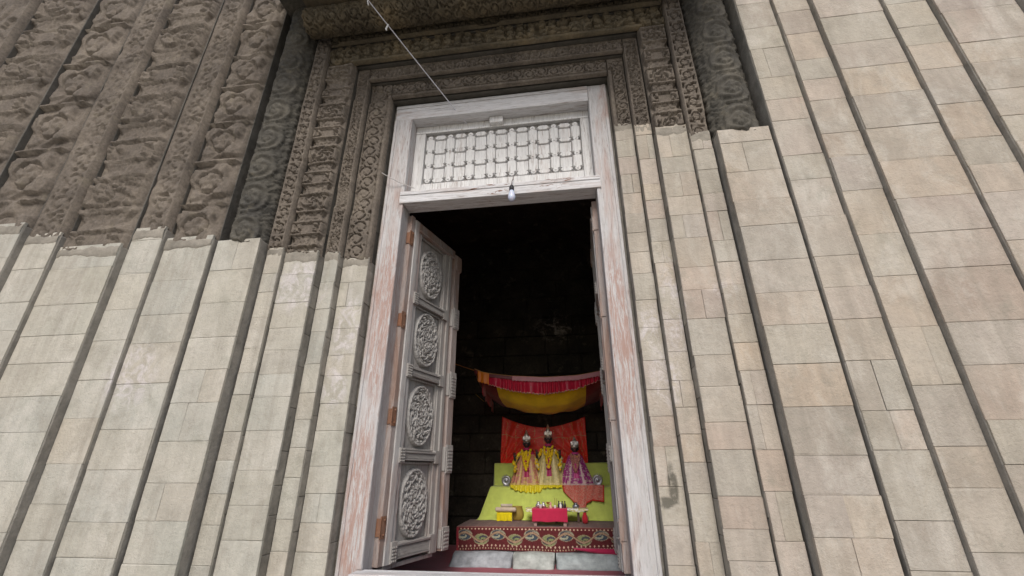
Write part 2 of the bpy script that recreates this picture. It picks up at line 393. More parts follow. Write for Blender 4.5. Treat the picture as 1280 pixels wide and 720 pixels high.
for b, (xl, xlo, xr, xro, zi, zo, d, cl, cr) in enumerate(BANDS):
    # core stones behind each moulding (their returns are the grey risers)
    e = .3 if b < 3 else .35
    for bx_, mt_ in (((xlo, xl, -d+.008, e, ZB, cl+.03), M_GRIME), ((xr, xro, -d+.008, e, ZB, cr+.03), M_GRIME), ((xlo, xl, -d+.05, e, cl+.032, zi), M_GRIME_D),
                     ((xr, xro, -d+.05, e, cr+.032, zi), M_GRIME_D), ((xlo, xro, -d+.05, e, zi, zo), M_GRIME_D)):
        m = MB(); zz = bx_[4]; rr = random.Random(b*7+int(bx_[0]*9))
        while zz < bx_[5]-.01:
            hh = rr.uniform(.18, .32); hh = bx_[5]-zz if zz+hh > bx_[5]-.08 else hh; jx = rr.uniform(0, .005); v_ = rr.uniform(.78, 1.12)
            m.box(bx_[0]+jx, bx_[1]-jx, bx_[2]+rr.uniform(0, .003), bx_[3], zz, zz+hh-.0015, (v_, v_*.99, v_*.97)); zz += hh
        m.build('moulding_core', mt_, temple, bevel=.005)
    m = MB(); masonry(m, xlo, xl, ZB, cl+.05, -d, PL_L, seed=b+1, split=.08)
    m.build('stone_jamb', M_PALE, temple)
    m = MB(); masonry(m, xr, xro, ZB, cr+.05, -d, PL_R, .16, .27, split=.22, seed=b+21)
    m.build('stone_jamb', M_PALE, temple)
    for (ax, bx2, zz) in ((xlo, xl, cl), (xr, xro, cr)):
        nx_ = 40; xs_ = np.linspace(ax+.004, bx2-.004, nx_); rows = np.linspace(-1, 1, 9)
        Xs = np.repeat(xs_[:, None], 9, 1); wz = (.022+.05*fbm(xs_*14, xs_*0+b, 7))[:, None]
        Zs = zz+.01+.02*(fbm(xs_*8, xs_*0, b)[:, None]-.5)+wz*rows[None, :]*np.where(rows > 0, .9, 1.5)[None, :]
        Ys = -d-.006*(1-rows[None, :]**4)*(.4+fbm(Xs*40, Zs*40, 3))+.006*(rows[None, :]**4)
        MB().grid(np.stack([Xs, Ys, Zs], -1), (.9, .88, .84)).build('mortar_seam', M_GRIME, temple, smooth=True)
    mat = M_CARV
    m = MB(); m.grid(carve_grid(b, xlo, xl, cl, zo if b != 2 else zi, 1), flip=False); m.build('carved_jamb', mat, temple, smooth=True)
    m = MB(); m.grid(carve_grid(b, xr, xro, cr, zo if b != 2 else zi, 1), flip=False); m.build('carved_jamb', mat, temple, smooth=True)
    a0, a1 = (xl, xr) if b != 2 else (xlo, xro)
    m = MB(); m.grid(carve_grid(b, a0, a1, zi, zo, None, 'lintel')); m.build('carved_lintel', M_CARV_B if b >= 2 else M_CARV, temple, smooth=True)

# wall body closing the portal behind the mouldings
m = MB(); m.box(-.9, -.03, .34, .6, ZB, 6.5); m.box(2.23, 3.1, .36, .6, ZB, 6.5); m.box(-.03, 2.23, .34, .6, 4.27, 6.5); m.box(-.9, 3.1, -.3, .34, 5.03, 6.5)
m.build('wall_core', M_SOOT, temple)
# mortar fillets along the risers
m = MB(); m.box(-.03, -.002, .03, .33, ZB, 4.25); m.box(2.203, 2.23, .03, .33, ZB, 4.25); m.box(-.02, 2.22, .03, .33, 4.243, 4.27); m.build('mortar_fillet', M_GRIME, temple)

def shaft(cx, side, zc, r=.2, cy=-.25):
    # carved half round shaft above zc, plain drums below
    n = 40; nz = int((6.2-zc)/.011)
    a = np.linspace(PI, 2*PI, n) if True else None
    A = np.repeat(a[:, None], nz, 1); zb = zc+.05*(fbm(a*3, a*0, 4)-.5)
    Z = zb[:, None]+(6.2-zb)[:, None]*np.linspace(0, 1, nz)[None, :]
    s = (A-PI)*r; w = PI*r
    per = .34; f = (np.mod(Z/per, 1)-.5)*per
    x1 = s-w*.5
    h, rr = spiral(x1, f, .16, 2.2)
    lf = leaves(np.mod(s, .12), Z, .12, .11)
    H = np.where(rr < 1, h, lf*.8)*.030+.004*fbm(A*20, Z*40, 3)
    R = r+H-.02; R[:, 0] = r-.08; R[:, 1] = r-.02
    P = np.stack([cx+R*np.cos(A), cy+R*np.sin(A), Z], -1)
    MB().grid(P).build('carved_shaft', M_CARV_D, temple, smooth=True)
    pal = PL_L if side < 0 else PL_R
    m = MB(); m.box(cx-r+.004, cx+r-.004, cy-r+.028, cy+.02, ZB, zc+.035); m.build('pier_core', M_GRIME, temple, bevel=.01)
    m = MB(); masonry(m, cx-r, cx+r, ZB, zc+.04, cy-r+.02, pal, .2, .3, .2, 40+side); m.build('pier_stones', M_PALE, temple)
    m = MB(); m.box(cx-r-.02, cx+r+.02, cy+.021, cy+.5, zc, 6.2); m.build('shaft_core', M_GRIME_D, temple)
    m = MB(); m.box(cx-r-.02, cx+r+.02, cy+.021, cy+.5, ZB, zc-.002); m.build('shaft_core', M_GRIME, temple)
shaft(-1.055, -1, 2.42); shaft(3.16, 1, 3.10)

# outer stepped pilasters, left (carved above, pale below) and right (pale, restored)
def wide_carve(x0, x1, z0, z1, d, kind, seed, res=.0165):
    nx = max(8, int((x1-x0)/res)); nz = int((z1-z0)/res)
    xs = np.linspace(x0, x1, nx); zb = z0+.03*(fbm(xs*6+seed, xs*0, seed)-.5)*2
    X = np.repeat(xs[:, None], nz, 1); Z = zb[:, None]+(z1-zb)[:, None]*np.linspace(0, 1, nz)[None, :]
    t = X-x0; w = x1-x0
    if kind == 'blocks': h = blocks(t, Z+seed*.13, w, (.42, .16, .26, .16)); amp = .06
    elif kind == 'vine': h = np.where((t > .06) & (t < w-.04), vine(t-.06, Z, w-.1, w*.75), 1); amp = .035
    else: h = squares(t, Z, w, w*1.05); amp = .05
    h = (h if kind == 'blocks' else sst(.08, .5, h))*amp*(.85+.3*fbm(X*4, Z*4, 8))*(1-.5*sst(.58, .72, fbm(X*2.5, Z*2.5, 31)))
    h = amp*.7+(h-amp*.7)*sst(0, .07, Z-Z[:, :1])
    h = h-amp*.8
    h[0, :] = -.07; h[-1, :] = -.07; h[:, 0] = -.05
    return np.stack([X, -d-h, Z], -1)
PILL = [(-1.27, -1.72, .47, 'squares'), (-1.72, -2.02, .51, 'vine'), (-2.02, -2.62, .58, 'blocks'), (-2.62, -2.95, .62, 'vine'), (-2.95, -3.5, .68, 'squares'), (-3.5, -4.2, .75, 'blocks'), (-4.2, -5.2, .81, 'vine'), (-5.2, -7.5, .88, 'blocks')]
for i, (a, b, d, kd) in enumerate(PILL):
    zc = 2.42+(.0, .10, -.08, .05, .14, -.03, .1, .0)[i]
    m = MB(); m.box(b, a, -d+.008, .6, ZB, zc+.05); m.build('pilaster_core', M_GRIME, temple, bevel=.006)
    m = MB(); m.box(b, a, -d+.06, .6, zc+.052, 7.6); m.build('pilaster_core', M_GRIME_D, temple, bevel=.006)
    m = MB(); masonry(m, b, a, ZB, zc+.08, -d, PL_L, .2, .34, .1, 60+i); m.build('pilaster_stones', M_PALE, temple)
    xs_ = np.linspace(b+.004, a-.004, 60); rows = np.linspace(-1, 1, 9); Xs = np.repeat(xs_[:, None], 9, 1)
    Zs = zc+.01+.03*(fbm(xs_*6, xs_*0, i)[:, None]-.5)+(.03+.05*fbm(xs_*10, xs_*0, 7))[:, None]*rows[None, :]
    MB().grid(np.stack([Xs, -d-.008*(1-rows[None, :]**4)*(.4+fbm(Xs*40, Zs*40, 3))+.006*(rows[None, :]**4), Zs], -1), (.9, .88, .84)).build('mortar_seam', M_GRIME, temple, smooth=True)
    m = MB(); m.grid(wide_carve(b, a, zc, 7.5, d, kd, i)); m.build('carved_pilaster', M_CARV, temple, smooth=True)
PILR = [(3.37, 3.66, .46), (3.66, 3.93, .50), (3.93, 4.42, .55), (4.42, 4.72, .585), (4.72, 5.25, .63), (5.25, 5.8, .68), (5.8, 7.8, .73)]
for i, (a, b, d) in enumerate(PILR):
    m = MB(); m.box(a, b, -d+.008, .6, ZB, 7.6); m.build('pilaster_core', M_GRIME, temple, bevel=.006)
    m = MB(); masonry(m, a, b, ZB, 7.5, -d, PL_R, .2, .36, .1, 80+i); m.build('pilaster_stones', M_PALE, temple)

# head cornice: torus roll, fillets and projecting soffit
def ycurve_strip(prof, x0, x1, n, fn=None, seed=0):
    xs = np.linspace(x0, x1, n); pr = np.array(prof)
    P = np.zeros((n, len(pr), 3)); P[:, :, 0] = xs[:, None]; P[:, :, 1] = pr[None, :, 0]; P[:, :, 2] = pr[None, :, 1]
    return P
CX0, CX1 = -.86, 2.96
na = 44; ang = np.linspace(-.1*PI, -1.25*PI, na); xs = np.linspace(CX0, CX1, 560)
X = np.repeat(xs[:, None], na, 1); A = np.repeat(ang[None, :], 560, 0)
H = .030*sst(.15, .45, vine(np.mod((A+4)*.13, .13), X, .13, .12))+.005*fbm(X*25, A*9, 4)
R = .115+H
MB().grid(np.stack([X, -.50+R*np.cos(A), 5.02+R*np.sin(A)], -1), flip=True).build('cornice_roll', M_CARV_B, temple, smooth=True)
m = MB(); m.box(CX0, CX1, -.45, .3, 5.03, 5.3); m.box(-.86, 2.96, -.70, -.3, 5.14, 5.22); m.box(-.86, 2.96, -.86, -.3, 5.225, 5.40)
m.build('cornice_fillet', M_CARV_B, temple, bevel=.01)
m = MB(); m.box(-1.26, 3.36, -1.6, .3, 5.40, 5.62); m.box(-1.26, 3.36, -1.68, -1.52, 5.32, 5.62); m.build('cornice_slab', M_CARV_D, temple, bevel=.015)
m = MB(); masonry(m, -1.26, 3.36, 5.62, 7.5, -.7, PL_L, .25, .35, .3, 99); m.box(-1.26, 3.36, -.69, .3, 5.62, 7.5, (.3, .28, .24)); m.build('upper_wall', M_PALE, temple)

# plinth and steps below the doorway
m = MB(); 
for i in range(5): m.box(-.6-.12*i, 2.8+.12*i, -.98-.33*i, -.02 if i == 0 else -.65-.33*i, -1.0, -.15-.17*i, (.4, .38, .33))
m.build('steps', M_PALE, temple, bevel=.01)

# inner chamber (one body with the temple)
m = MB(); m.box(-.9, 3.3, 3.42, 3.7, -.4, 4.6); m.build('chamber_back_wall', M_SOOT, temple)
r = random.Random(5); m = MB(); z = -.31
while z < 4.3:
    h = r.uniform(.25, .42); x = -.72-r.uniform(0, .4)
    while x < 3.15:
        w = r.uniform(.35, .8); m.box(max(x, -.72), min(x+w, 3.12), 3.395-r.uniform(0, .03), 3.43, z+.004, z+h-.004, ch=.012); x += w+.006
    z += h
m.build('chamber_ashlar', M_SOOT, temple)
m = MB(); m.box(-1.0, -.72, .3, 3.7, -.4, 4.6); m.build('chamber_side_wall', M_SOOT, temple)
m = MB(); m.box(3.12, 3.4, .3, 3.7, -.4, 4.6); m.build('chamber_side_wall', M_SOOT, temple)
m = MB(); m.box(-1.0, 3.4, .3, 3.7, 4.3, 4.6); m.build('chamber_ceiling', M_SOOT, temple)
# pale worn patch low on the back wall
# ------------------------------------------------------------------ ground
k = NT('courtyard_paving', .9, .2); p = k.pos()
br = k.n('ShaderNodeTexBrick'); k.l(p, br.inputs['Vector']); br.inputs['Scale'].default_value = 1.0
br.inputs['Color1'].default_value = (.36, .33, .28, 1); br.inputs['Color2'].default_value = (.30, .28, .24, 1); br.inputs['Mortar'].default_value = (.16, .15, .13, 1)
br.inputs['Brick Width'].default_value = .9; br.inputs['Row Height'].default_value = .6; br.inputs['Mortar Size'].default_value = .012
cc = k.mix(1.0, br.outputs['Color'], k.ramp(k.noise(p, 2.5, 7, .7), [(.3, .75), (.7, 1.15)]), 'MULTIPLY')
k.bump(k.noise(p, 12, 6, .7), .4, .01); M_GR = k.out(cc)
m = MB(); m.add([(-200, -200, -1), (200, -200, -1), (200, 200, -1), (-200, 200, -1)], [(0, 1, 2, 3)]); tag(m.build('ground', M_GR), kind='structure')
m = MB(); m.box(-.72, 3.12, .34, 3.42, -.42, -.31); tag(m.build('chamber_floor', M_GRIME), kind='structure')

# ------------------------------------------------------------------ DOOR FRAME
fr = thing('door_frame', 'tall weathered white wooden door frame with a lattice panel above its opening', 'door frame', (1.1, .09, 0))
m = MB(); m.box(0, .19, 0, .19, -.3, 4.05); m.box(0, .026, -.010, 0.002, -.3, 4.045); m.box(.15, .188, -.006, .002, 0.0, 4.04); m.build('jamb', M_WV, fr, bevel=.005)
m = MB(); m.box(2.02, 2.2, 0, .19, -.3, 4.24); m.box(2.172, 2.2, -.010, .002, -.3, 4.235); m.box(2.022, 2.052, -.006, .002, 0, 4.04); m.build('jamb', M_WV, fr, bevel=.005)
m = MB(); m.box(0, 2.018, .002, .19, 4.05, 4.24); m.box(0, 2.018, -.008, .004, 4.20, 4.238); m.build('lintel', M_WH, fr, bevel=.005)
m = MB(); m.box(.155, 2.06, -.02, .0, 2.985, 3.115); m.box(.192, 2.018, 0, .16, 2.985, 3.115); m.box(.16, 2.055, -.028, -.018, 3.07, 3.112)
m.build('transom_bar', M_WH, fr, bevel=.005)
m = MB(); m.box(.155, 2.06, -.14, -.012, -.15, -.002); m.box(.192, 2.018, -.012, .03, -.3, -.002); m.build('threshold', M_WH, fr, bevel=.01)
# lattice panel
lat = MB(); lat.box(.192, 2.018, .175, .2, 3.115, 4.05); lat = lat.build('lattice_panel', M_LATB, fr)
m = MB(); yP = .13
m.box(.192, 2.018, yP, .178, 3.96, 4.048); m.box(.192, .30, yP, .178, 3.115, 3.958); m.box(1.93, 2.018, yP, .178, 3.115, 3.958); m.box(.302, 1.928, yP, .178, 3.115, 3.30)
m.box(1.0, 1.14, yP-.055, yP+.01, 3.965, 4.046); m.box(.192, 2.018, yP-.008, yP+.002, 3.95, 3.972)
m.build('panel_frame', M_WP, lat, bevel=.004)
# hexagonal lattice bars
NX, NZ = 7, 3; x0, x1, z0, z1 = .355, 1.875, 3.345, 3.895
dx = (x1-x0)/NX; dz = (z1-z0)/NZ
def hexbar(mb, cx, cz, L, w, vert, y0=.172, t=.034):
    # elongated hexagon with a raised ridge
    e = w*(.22 if vert else .42); P = [(-L/2, 0), (-L/2+e, -w/2), (L/2-e, -w/2), (L/2, 0), (L/2-e, w/2), (-L/2+e, w/2)]
    s_ = .84; Q = [(a*(1-(.2*w)/L), b*s_) for a, b in P]
    def X(a, b, y): return (cx+b, y, cz+a) if vert else (cx+a, y, cz+b)
    vs = [X(a, b, y0+.012) for a, b in P]+[X(a, b, y0-t*.55) for a, b in P]+[X(a, b, y0-t) for a, b in Q]
    fs = []
    for k2 in range(6):
        n2 = (k2+1) % 6; fs += [(k2, n2, 6+n2, 6+k2), (6+k2, 6+n2, 12+n2, 12+k2)]
    fs.append(tuple(range(12, 18)))
    if vert: fs = [f[::-1] for f in fs]
    mb.add(vs, fs)
m = MB()
for i in range(NX+1):
    for j in range(NZ): hexbar(m, x0+i*dx, z0+(j+.5)*dz-.0, dz*.96, .094, True, t=.030)
for i in range(NX):
    for j in range(NZ+1): hexbar(m, x0+(i+.5)*dx, z0+j*dz, dx*.60, .058, False, t=.030)
for i in range(NX+1):
    for j in range(NZ+1):
        cx, cz = x0+i*dx, z0+j*dz-.0
        m.add([(cx+.030*math.cos(a), .165, cz+.030*math.sin(a)) for a in np.linspace(0, 2*PI, 9)[:-1]]+[(cx+.028*math.cos(a), .140, cz+.026*math.sin(a)) for a in np.linspace(0, 2*PI, 9)[:-1]],
              [(q, (q+1) % 8, 8+(q+1) % 8, 8+q) for q in range(8)]+[tuple(range(8, 16))])
        m.add([(cx+.012*math.cos(a), .141, cz+.012*math.sin(a)) for a in np.linspace(0, 2*PI, 9)[:-1]]+[(cx+.008*math.cos(a), .132, cz+.008*math.sin(a)) for a in np.linspace(0, 2*PI, 9)[:-1]],
              [(q, (q+1) % 8, 8+(q+1) % 8, 8+q) for q in range(8)]+[tuple(range(8, 16))])
m.build('lattice_bars', M_WP, lat, bevel=.0012)
for i in range(NX):
    for j in range(NZ):
        m = MB(); m.box(x0+i*dx+.052, x0+(i+1)*dx-.052, .156, .1745, z0+j*dz+.034, z0+(j+1)*dz-.034); m.build('cell_panel', M_WP, lat, bevel=.003)

# ------------------------------------------------------------------ DOOR LEAVES
def medallion(mb, cx, cz, ru, rz, y, sg):
    nt, nr = 220, 60
    T, Rr = np.meshgrid(np.linspace(0, 2*PI, nt, endpoint=False), np.linspace(0.0, 1, nr), indexing='ij')
    Rr[:, -1] = 1.0
    kk = int(cz*3)%4; a = .5+.5*np.cos((12+2*kk)*T+4*np.sin(Rr*(17+kk))+kk); b_ = .5+.5*np.cos((20-kk*2)*T-22*Rr+kk); c_ = .5+.5*np.cos(Rr*2*PI*4.5)
    nse = vn(np.cos(T)*Rr*13+20+cz*3, np.sin(T)*Rr*13+20, 5)
    h = np.where(Rr > .34, np.clip((a*.7+b_*.5+c_*.35+nse*.6-.92)*3.5, 0, 1), np.clip((.5+.5*np.cos(10*T))*1.2*(Rr > .12)+(Rr < .09), 0, 1))
    h = np.where((Rr > .30) & (Rr < .345), 1, h); h = np.where((Rr > .345) & (Rr < .37), 0, h)
    h = np.where((Rr > .9), 1.0, h); h = np.where((Rr > .885) & (Rr <= .91), .1, h)
    H = h*.034*(.85+.3*nse); H[:, -1] = -.014
    S = -1 if sg < 0 else 1
    P = np.stack([S*(cx+ru*Rr*np.cos(T)), y-.004-H, cz+rz*Rr*np.sin(T)], -1)
    mb.grid(P, closeu=True, flip=(S < 0))
def make_leaf(sg, label, loc, rz):
    L = thing('door_leaf', label, 'door', loc, rz, 'open door leaves in the white frame')
    Z0, Z1 = -.015, 2.93
    def bx(mb, u0, u1, y0, y1, z0, z1):
        if sg > 0: mb.box(u0, u1, y0, y1, z0, z1)
        else: mb.box(-u1, -u0, y0, y1, z0, z1)
    def bd(mb, nm, mt, par, bev=.004, sm=False): return mb.build(nm, mt, par, sm, bev, world=False)
    m = MB(); bx(m, 0, .055, -.012, .06, Z0, Z1+.02); bd(m, 'hanging_stile', M_DB, L)
    m = MB(); bx(m, .058, .125, -.022, .055, Z0, Z1); bx(m, .128, .185, -.008, .055, Z0, Z1); bd(m, 'stile', M_DP if sg > 0 else M_DP, L)
    m = MB(); bx(m, .64, .70, -.006, .055, Z0, Z1-.02); bx(m, .70, .745, -.022, .055, Z0, Z1-.02); bd(m, 'stile', M_DG, L)
    m = MB(); bx(m, .745, .80, .0, .05, Z0+.03, Z1-.02); bx(m, .80, .90, -.03, .055, Z0, Z1-.04); bd(m, 'astragal', M_DB if sg > 0 else M_DG, L)
    m = MB(); bx(m, .80, .90, -.032, -.0301, 1.1, Z1-.04); 
    RZ = [.06, .745, 1.44, 2.12]
    PZ = [(.10, .70), (.79, 1.40), (1.485, 2.08), (2.165, 2.82)]
    pc = [.39, 1.09, 1.79, 2.475]
    for z0, z1 in PZ:
        m = MB(); bx(m, .185, .64, .034, .05, z0-.01, z1+.01); pn = bd(m, 'panel', M_DG, L)
        m = MB(); e = .018
        bx(m, .185, .185+e, .006, .03, z0, z1); bx(m, .64-e, .64, .006, .03, z0, z1); bx(m, .185+e, .64-e, .006, .03, z0, z0+e); bx(m, .185+e, .64-e, .006, .03, z1-e, z1)
        bd(m, 'bead', M_DG, pn)
        m = MB(); medallion(m, .405, pc[PZ.index((z0, z1))], .185, .262, .030, sg); m.build('medallion', M_MED, pn, True, 0, world=False)
    for i, z in enumerate(RZ):
        h = .045 if i else .06
        m = MB(); bx(m, .186, .64, -.02, .055, z-h+.01, z+h-.005)
        bx(m, .186, .64, -.034, -.018, z+h-.022, z+h-.006); bx(m, .186, .64, -.028, -.018, z-h+.01, z-h+.022)
        for q in range(28): 
            u = .192+q*.016; bx(m, u, u+.008, -.026, -.019, z-h+.026, z+h-.028)
        bd(m, 'rail', M_DH, L, .002)
        m = MB(); bx(m, .118, .19, -.034, .0, z-h-.01, z+h+.015)
        for q in range(3):
            for w_ in range(5): bx(m, .126+q*.02, .140+q*.02, -.041, -.033, z-h+w_*.022, z-h+w_*.022+.013)
        bd(m, 'rail_block', M_DG, L, .002)
        m = MB(); bx(m, .632, .70, -.030, 0, z-h-.01, z+h+.01); bd(m, 'rail_block', M_DG, L, .002)
    m = MB(); bx(m, .125, .80, -.02, .055, 2.825, 2.93); bx(m, .125, .80, -.034, -.018, 2.825, 2.845); bd(m, 'top_rail', M_DB if sg > 0 else M_DG, L)
    m = MB(); bx(m, .07, .72, -.004, .05, Z0-.03, Z0); bd(m, 'bottom_rail', M_DG, L)
    for z0, z1 in ((.03-.045, .17), (.61, .86), (1.30, 1.56), (2.02, 2.25), (2.70, 2.88)):
        m = MB(); bx(m, .79, .93, -.034, .060, z0+.02, z1-.02); bx(m, .81, .915, -.040, .064, z0, z1)
        for w_ in range(int((z1-z0-.03)/.03)): bx(m, .83, .908, -.045, -.038, z0+.015+w_*.03, z0+.032+w_*.03)
        bd(m, 'boss', M_DG if z0 < 2.6 else M_DB, L, .006)
    for z in (.24, 1.04, 1.87, 2.70):
        m = MB(); bx(m, -.012, .045, -.018, -.011, z-.075, z+.075); bx(m, -.008, .0, -.018, .03, z-.06, z+.06)
        for q in (-.05, .05): m.blob(((.02 if sg > 0 else -.02), -.024, z+q), (.008, .006, .008), 6, 4)
        bd(m, 'hinge', M_RUSTC if sg > 0 else M_DB, L, .002)
    return L
k, c = m_wood('medallion_wood', (.39, .375, .36), (.25, .2, .19), (.13, .125, .13), .2, 2); M_MED = k.out(c)
k, c = m_wood('rusty_hinge', (.25, .12, .07), (.20, .14, .11), (.10, .05, .035), .7, 2); M_RUSTC = k.out(c)
make_leaf(1, 'grey carved door leaf with four oval medallions, standing half open on rusty hinges', (.225, .15, 0), math.radians(73.5))
make_leaf(-1, 'door leaf folded right back, only its thin edge strip showing beside the altar', (1.985, .15, 0), math.radians(-92.5))

# ------------------------------------------------------------------ SHRINE
def grid_fn(nu, nv, f, col=None):
    U, V = np.meshgrid(np.linspace(0, 1, nu), np.linspace(0, 1, nv), indexing='ij')
    P = f(U, V); C = col(U, V) if col is not None else None
    return P, C
def lerp_prof(prof, V):
    pr = np.array(prof, float); d = np.r_[0, np.cumsum(np.hypot(np.diff(pr[:, 0]), np.diff(pr[:, 1])))]; d /= d[-1]
    return [np.interp(V, d, pr[:, i]) for i in range(pr.shape[1])]
def solid(o, t):
    s = o.modifiers.new('thickness', 'SOLIDIFY'); s.thickness = t; s.offset = -1; return o
def tri(c, n): return np.broadcast_to(np.array(c, float), (*n, 3)).copy()

# rug on the chamber floor
P, C = grid_fn(90, 70, lambda U, V: np.stack([-.35+3.2*U, .5+2.85*V, -.297+.006*fbm(U*9, V*9, 3)], -1), lambda U, V: np.array([.27, .018, .045])*(.75+.5*fbm(U*30, V*30, 4))[..., None])
tag(solid(MB().grid(P, C).build('rug', M_CLOTH, smooth=True), .006), 'dark crimson rug lying on the sunken floor below the grey stone step', 'rug')
# step
st = thing('stone_step', 'grey stone step of three worn blocks under the patterned carpet', 'step', (1.3, 2.0, -.3))
for (a, b, tt, cc) in ((.30, .975, .0, (.30, .32, .35)), (.985, 1.42, .03, (.36, .385, .37)), (1.435, 2.6, .01, (.30, .34, .35))):
    nu, nv = max(12, int((b-a)*60)), 16; f0 = .09 if a < .5 else 0
    def fn(U, V, a=a, b=b, tt=tt, f0=f0):
        pr = lerp_prof([(1.86-tt, -.30), (1.875-tt, -.16-.02), (1.89-tt, -.155), (1.96, -.145), (2.6, -.14)], V)
        pr = lerp_prof([(1.85-tt, -.30), (1.93-tt, -.185), (1.97-tt, -.165), (2.2, -.16)], V)
        X = a+(b-a)*U+f0*V*(1-U)
        n = fbm(X*7, V*5, 6)
        ed = np.minimum(U, 1-U)*(b-a)
        return np.stack([X, pr[0]+.05*(n-.5)+.03*np.exp(-ed/.015), pr[1]+.02*(fbm(X*5, V*4, 9)-.5)], -1)
    P, _ = grid_fn(nu, nv, fn)
    Cc = np.array(cc)*(.7+.6*fbm(P[..., 0]*8, P[..., 2]*14+P[..., 1]*8, 12))[..., None]
    solid(MB().grid(P, Cc).build('step_block', M_BLOCK, st, smooth=True), .25)
# maroon undercloth peeping out at the side of the step
m = MB(); P, _ = grid_fn(20, 6, lambda U, V: np.stack([1.62+.62*U, 1.975-.02*np.sin(PI*V)+0*U, -.115-(.085*U**.7)*V-.005], -1)); m.grid(P, (.36, .02, .07))
tag(solid(m.build('cloth_strip', M_CLOTH, smooth=True), .004), 'plain crimson cloth wedge hanging below the carpet edge near the jamb', 'cloth')

# patterned carpet
def carpet_col(U, V):
    x = U*2.05; v = V      # v: 0 bottom .. front top at .30 .. back 1
    S = V*1.0
    zf = np.clip(V/.27, 0, 1)
    base = np.array([.10, .018, .020]); C = tri(base, U.shape)
    def put(mask, c, a=1.0):
        mk = mask[..., None]*a; C[:] = C*(1-mk)+np.array(c)*mk
    front = V < .27
    n = vn(x*120, V*300, 3)
    put(((np.mod(x, .031)-.015)**2+((zf-.075)*.21)**2 < .006**2) & front, (.45, .34, .22), .9)
    put(((np.mod(x, .046)-.023)**2+((zf-.19)*.21)**2 < .009**2) & front, (.50, .36, .27), .9)
    put(((np.mod(x+.01, .040)-.02)**2+((zf-.91)*.21)**2 < .0085**2) & front, (.55, .40, .28), .9)
    c = .56+.20*np.sin(2*PI*x/.37)
    put((np.abs(zf-c) < .045) & front, (.34, .25, .16), .85)
    for ph, sgn, col1, col2 in ((0.0, -1, (.19, .22, .10), (.06, .06, .07)), (.5, 1, (.05, .07, .09), (.30, .30, .22))):
        f = np.mod(x/.37-.25+ph*1.0, 1)-.5; X = f*.37/.085; Y = (zf-(.56+sgn*-.0+(-.10 if ph == 0 else .10)))/.24
        rr = np.hypot(X, Y); swirl = np.cos(2*np.arctan2(Y, X)+7*rr)
        mk = (rr < 1) & front & (np.abs(zf-c) > .06)
        put(mk, col1); put(mk & (swirl > .3), col2); put(mk & (rr > .86), (.32, .25, .16), .6)
    top = V >= .27
    tp = (.5+.5*np.cos(x*60))*(.5+.5*np.cos(V*70))
    put(top & (tp > .6), (.20, .09, .06), .8); put(top & (vn(x*30, V*60, 9) > .68), (.09, .03, .03), .9)
    put((np.abs(V-.285) < .012), (.30, .12, .10), .7)
    put((U < .012) & front, (.25, .03, .04))
    C *= (.75+.5*n)[..., None]
    return C
def carpet_P(U, V):
    y, z, _ = lerp_prof([(2.02, -.165, 0), (2.02, .045, 0), (2.045, .065, 0), (2.75, .07, 0)], V)[:3] if False else (None, None, None)
    yy = np.interp(V, [0, .25, .285, 1], [2.015, 2.02, 2.045, 2.80]); zz = np.interp(V, [0, .25, .285, 1], [-.168, .042, .062, .066])
    tiltx = (U-.3)*.035*np.clip(1-V/.27, 0, 1)
    zz = zz+tiltx+.012*np.sin(U*9)*np.clip(1-V/.27, 0, 1)+.006*fbm(U*14, V*10, 5)
    yy = yy-.02*np.clip(1-V/.27, 0, 1)*np.sin(U*26)*.5
    X = .345+2.05*U-.05*np.clip(V/.3, 0, 1)*(1-U)*0-.03*(1-U)*np.clip(V, 0, 1)
    return np.stack([X, yy, zz], -1)
P, C = grid_fn(560, 150, carpet_P, carpet_col)
tag(solid(MB().grid(P, C).build('carpet', M_CLOTH, smooth=True), .008), 'maroon carpet with a paisley border hanging over the grey stone step', 'carpet')
tag(MB().box(.42, 2.5, 2.12, 3.36, -.3, .052, (.1, .09, .08)).build('shrine_platform', M_BLOCK), 'low stone platform carrying the carpet and green altar cloth', 'platform')

# green altar cloth
GPROF = [(2.70, .072), (2.74, .10), (2.85, .425), (2.88, .448), (3.12, .452), (3.15, .47), (3.21, .725), (3.24, .742), (3.34, .742)]
def green_P(U, V):
    y, z = lerp_prof(GPROF, V)
    xl = np.interp(z, [.07, .45, .742], [.435, .565, .55]); xr = np.interp(z, [.07, .45, .742], [2.36, 2.19, 2.13])
    lo = np.clip(1-(z-.07)/.37, 0, 1)
    X = xl+(xr-xl)*U
    fold = np.sin(U*46+2.2*np.sin(U*9))*.010*lo+.028*lo*(fbm(U*16, V*2, 3)-.5)*2
    dg = np.abs(np.sin((U*7+V*5)*1.7))**8*.012*lo
    ledge = .010*(fbm(U*10, V*8, 7)-.5)
    return np.stack([X, y-fold-dg, z+ledge*.7-.007*np.sin(U*PI)*(z > .44)], -1)
P, C = grid_fn(220, 90, green_P, lambda U, V: tri((.58, .67, .15), U.shape)*(.92+.16*fbm(U*7, V*5, 11))[..., None])
m = MB().grid(P, C)
for sd in (0, 1):      # cloth falling at the two ends
    E = P[0 if sd == 0 else -1]; D = np.array([[(e[0]+(-.02 if sd == 0 else .02)*0, e[1], e[2]) for e in E], [(e[0]+(-.03 if sd == 0 else .03), e[1], .07) for e in E]])
    m.grid(D, (.58, .67, .15), flip=(sd == 0))
tag(m.build('altar_cloth', M_CLOTH, smooth=True, auto=50), 'lime green cloth covering the two-tier altar behind the small red table', 'altar cloth')

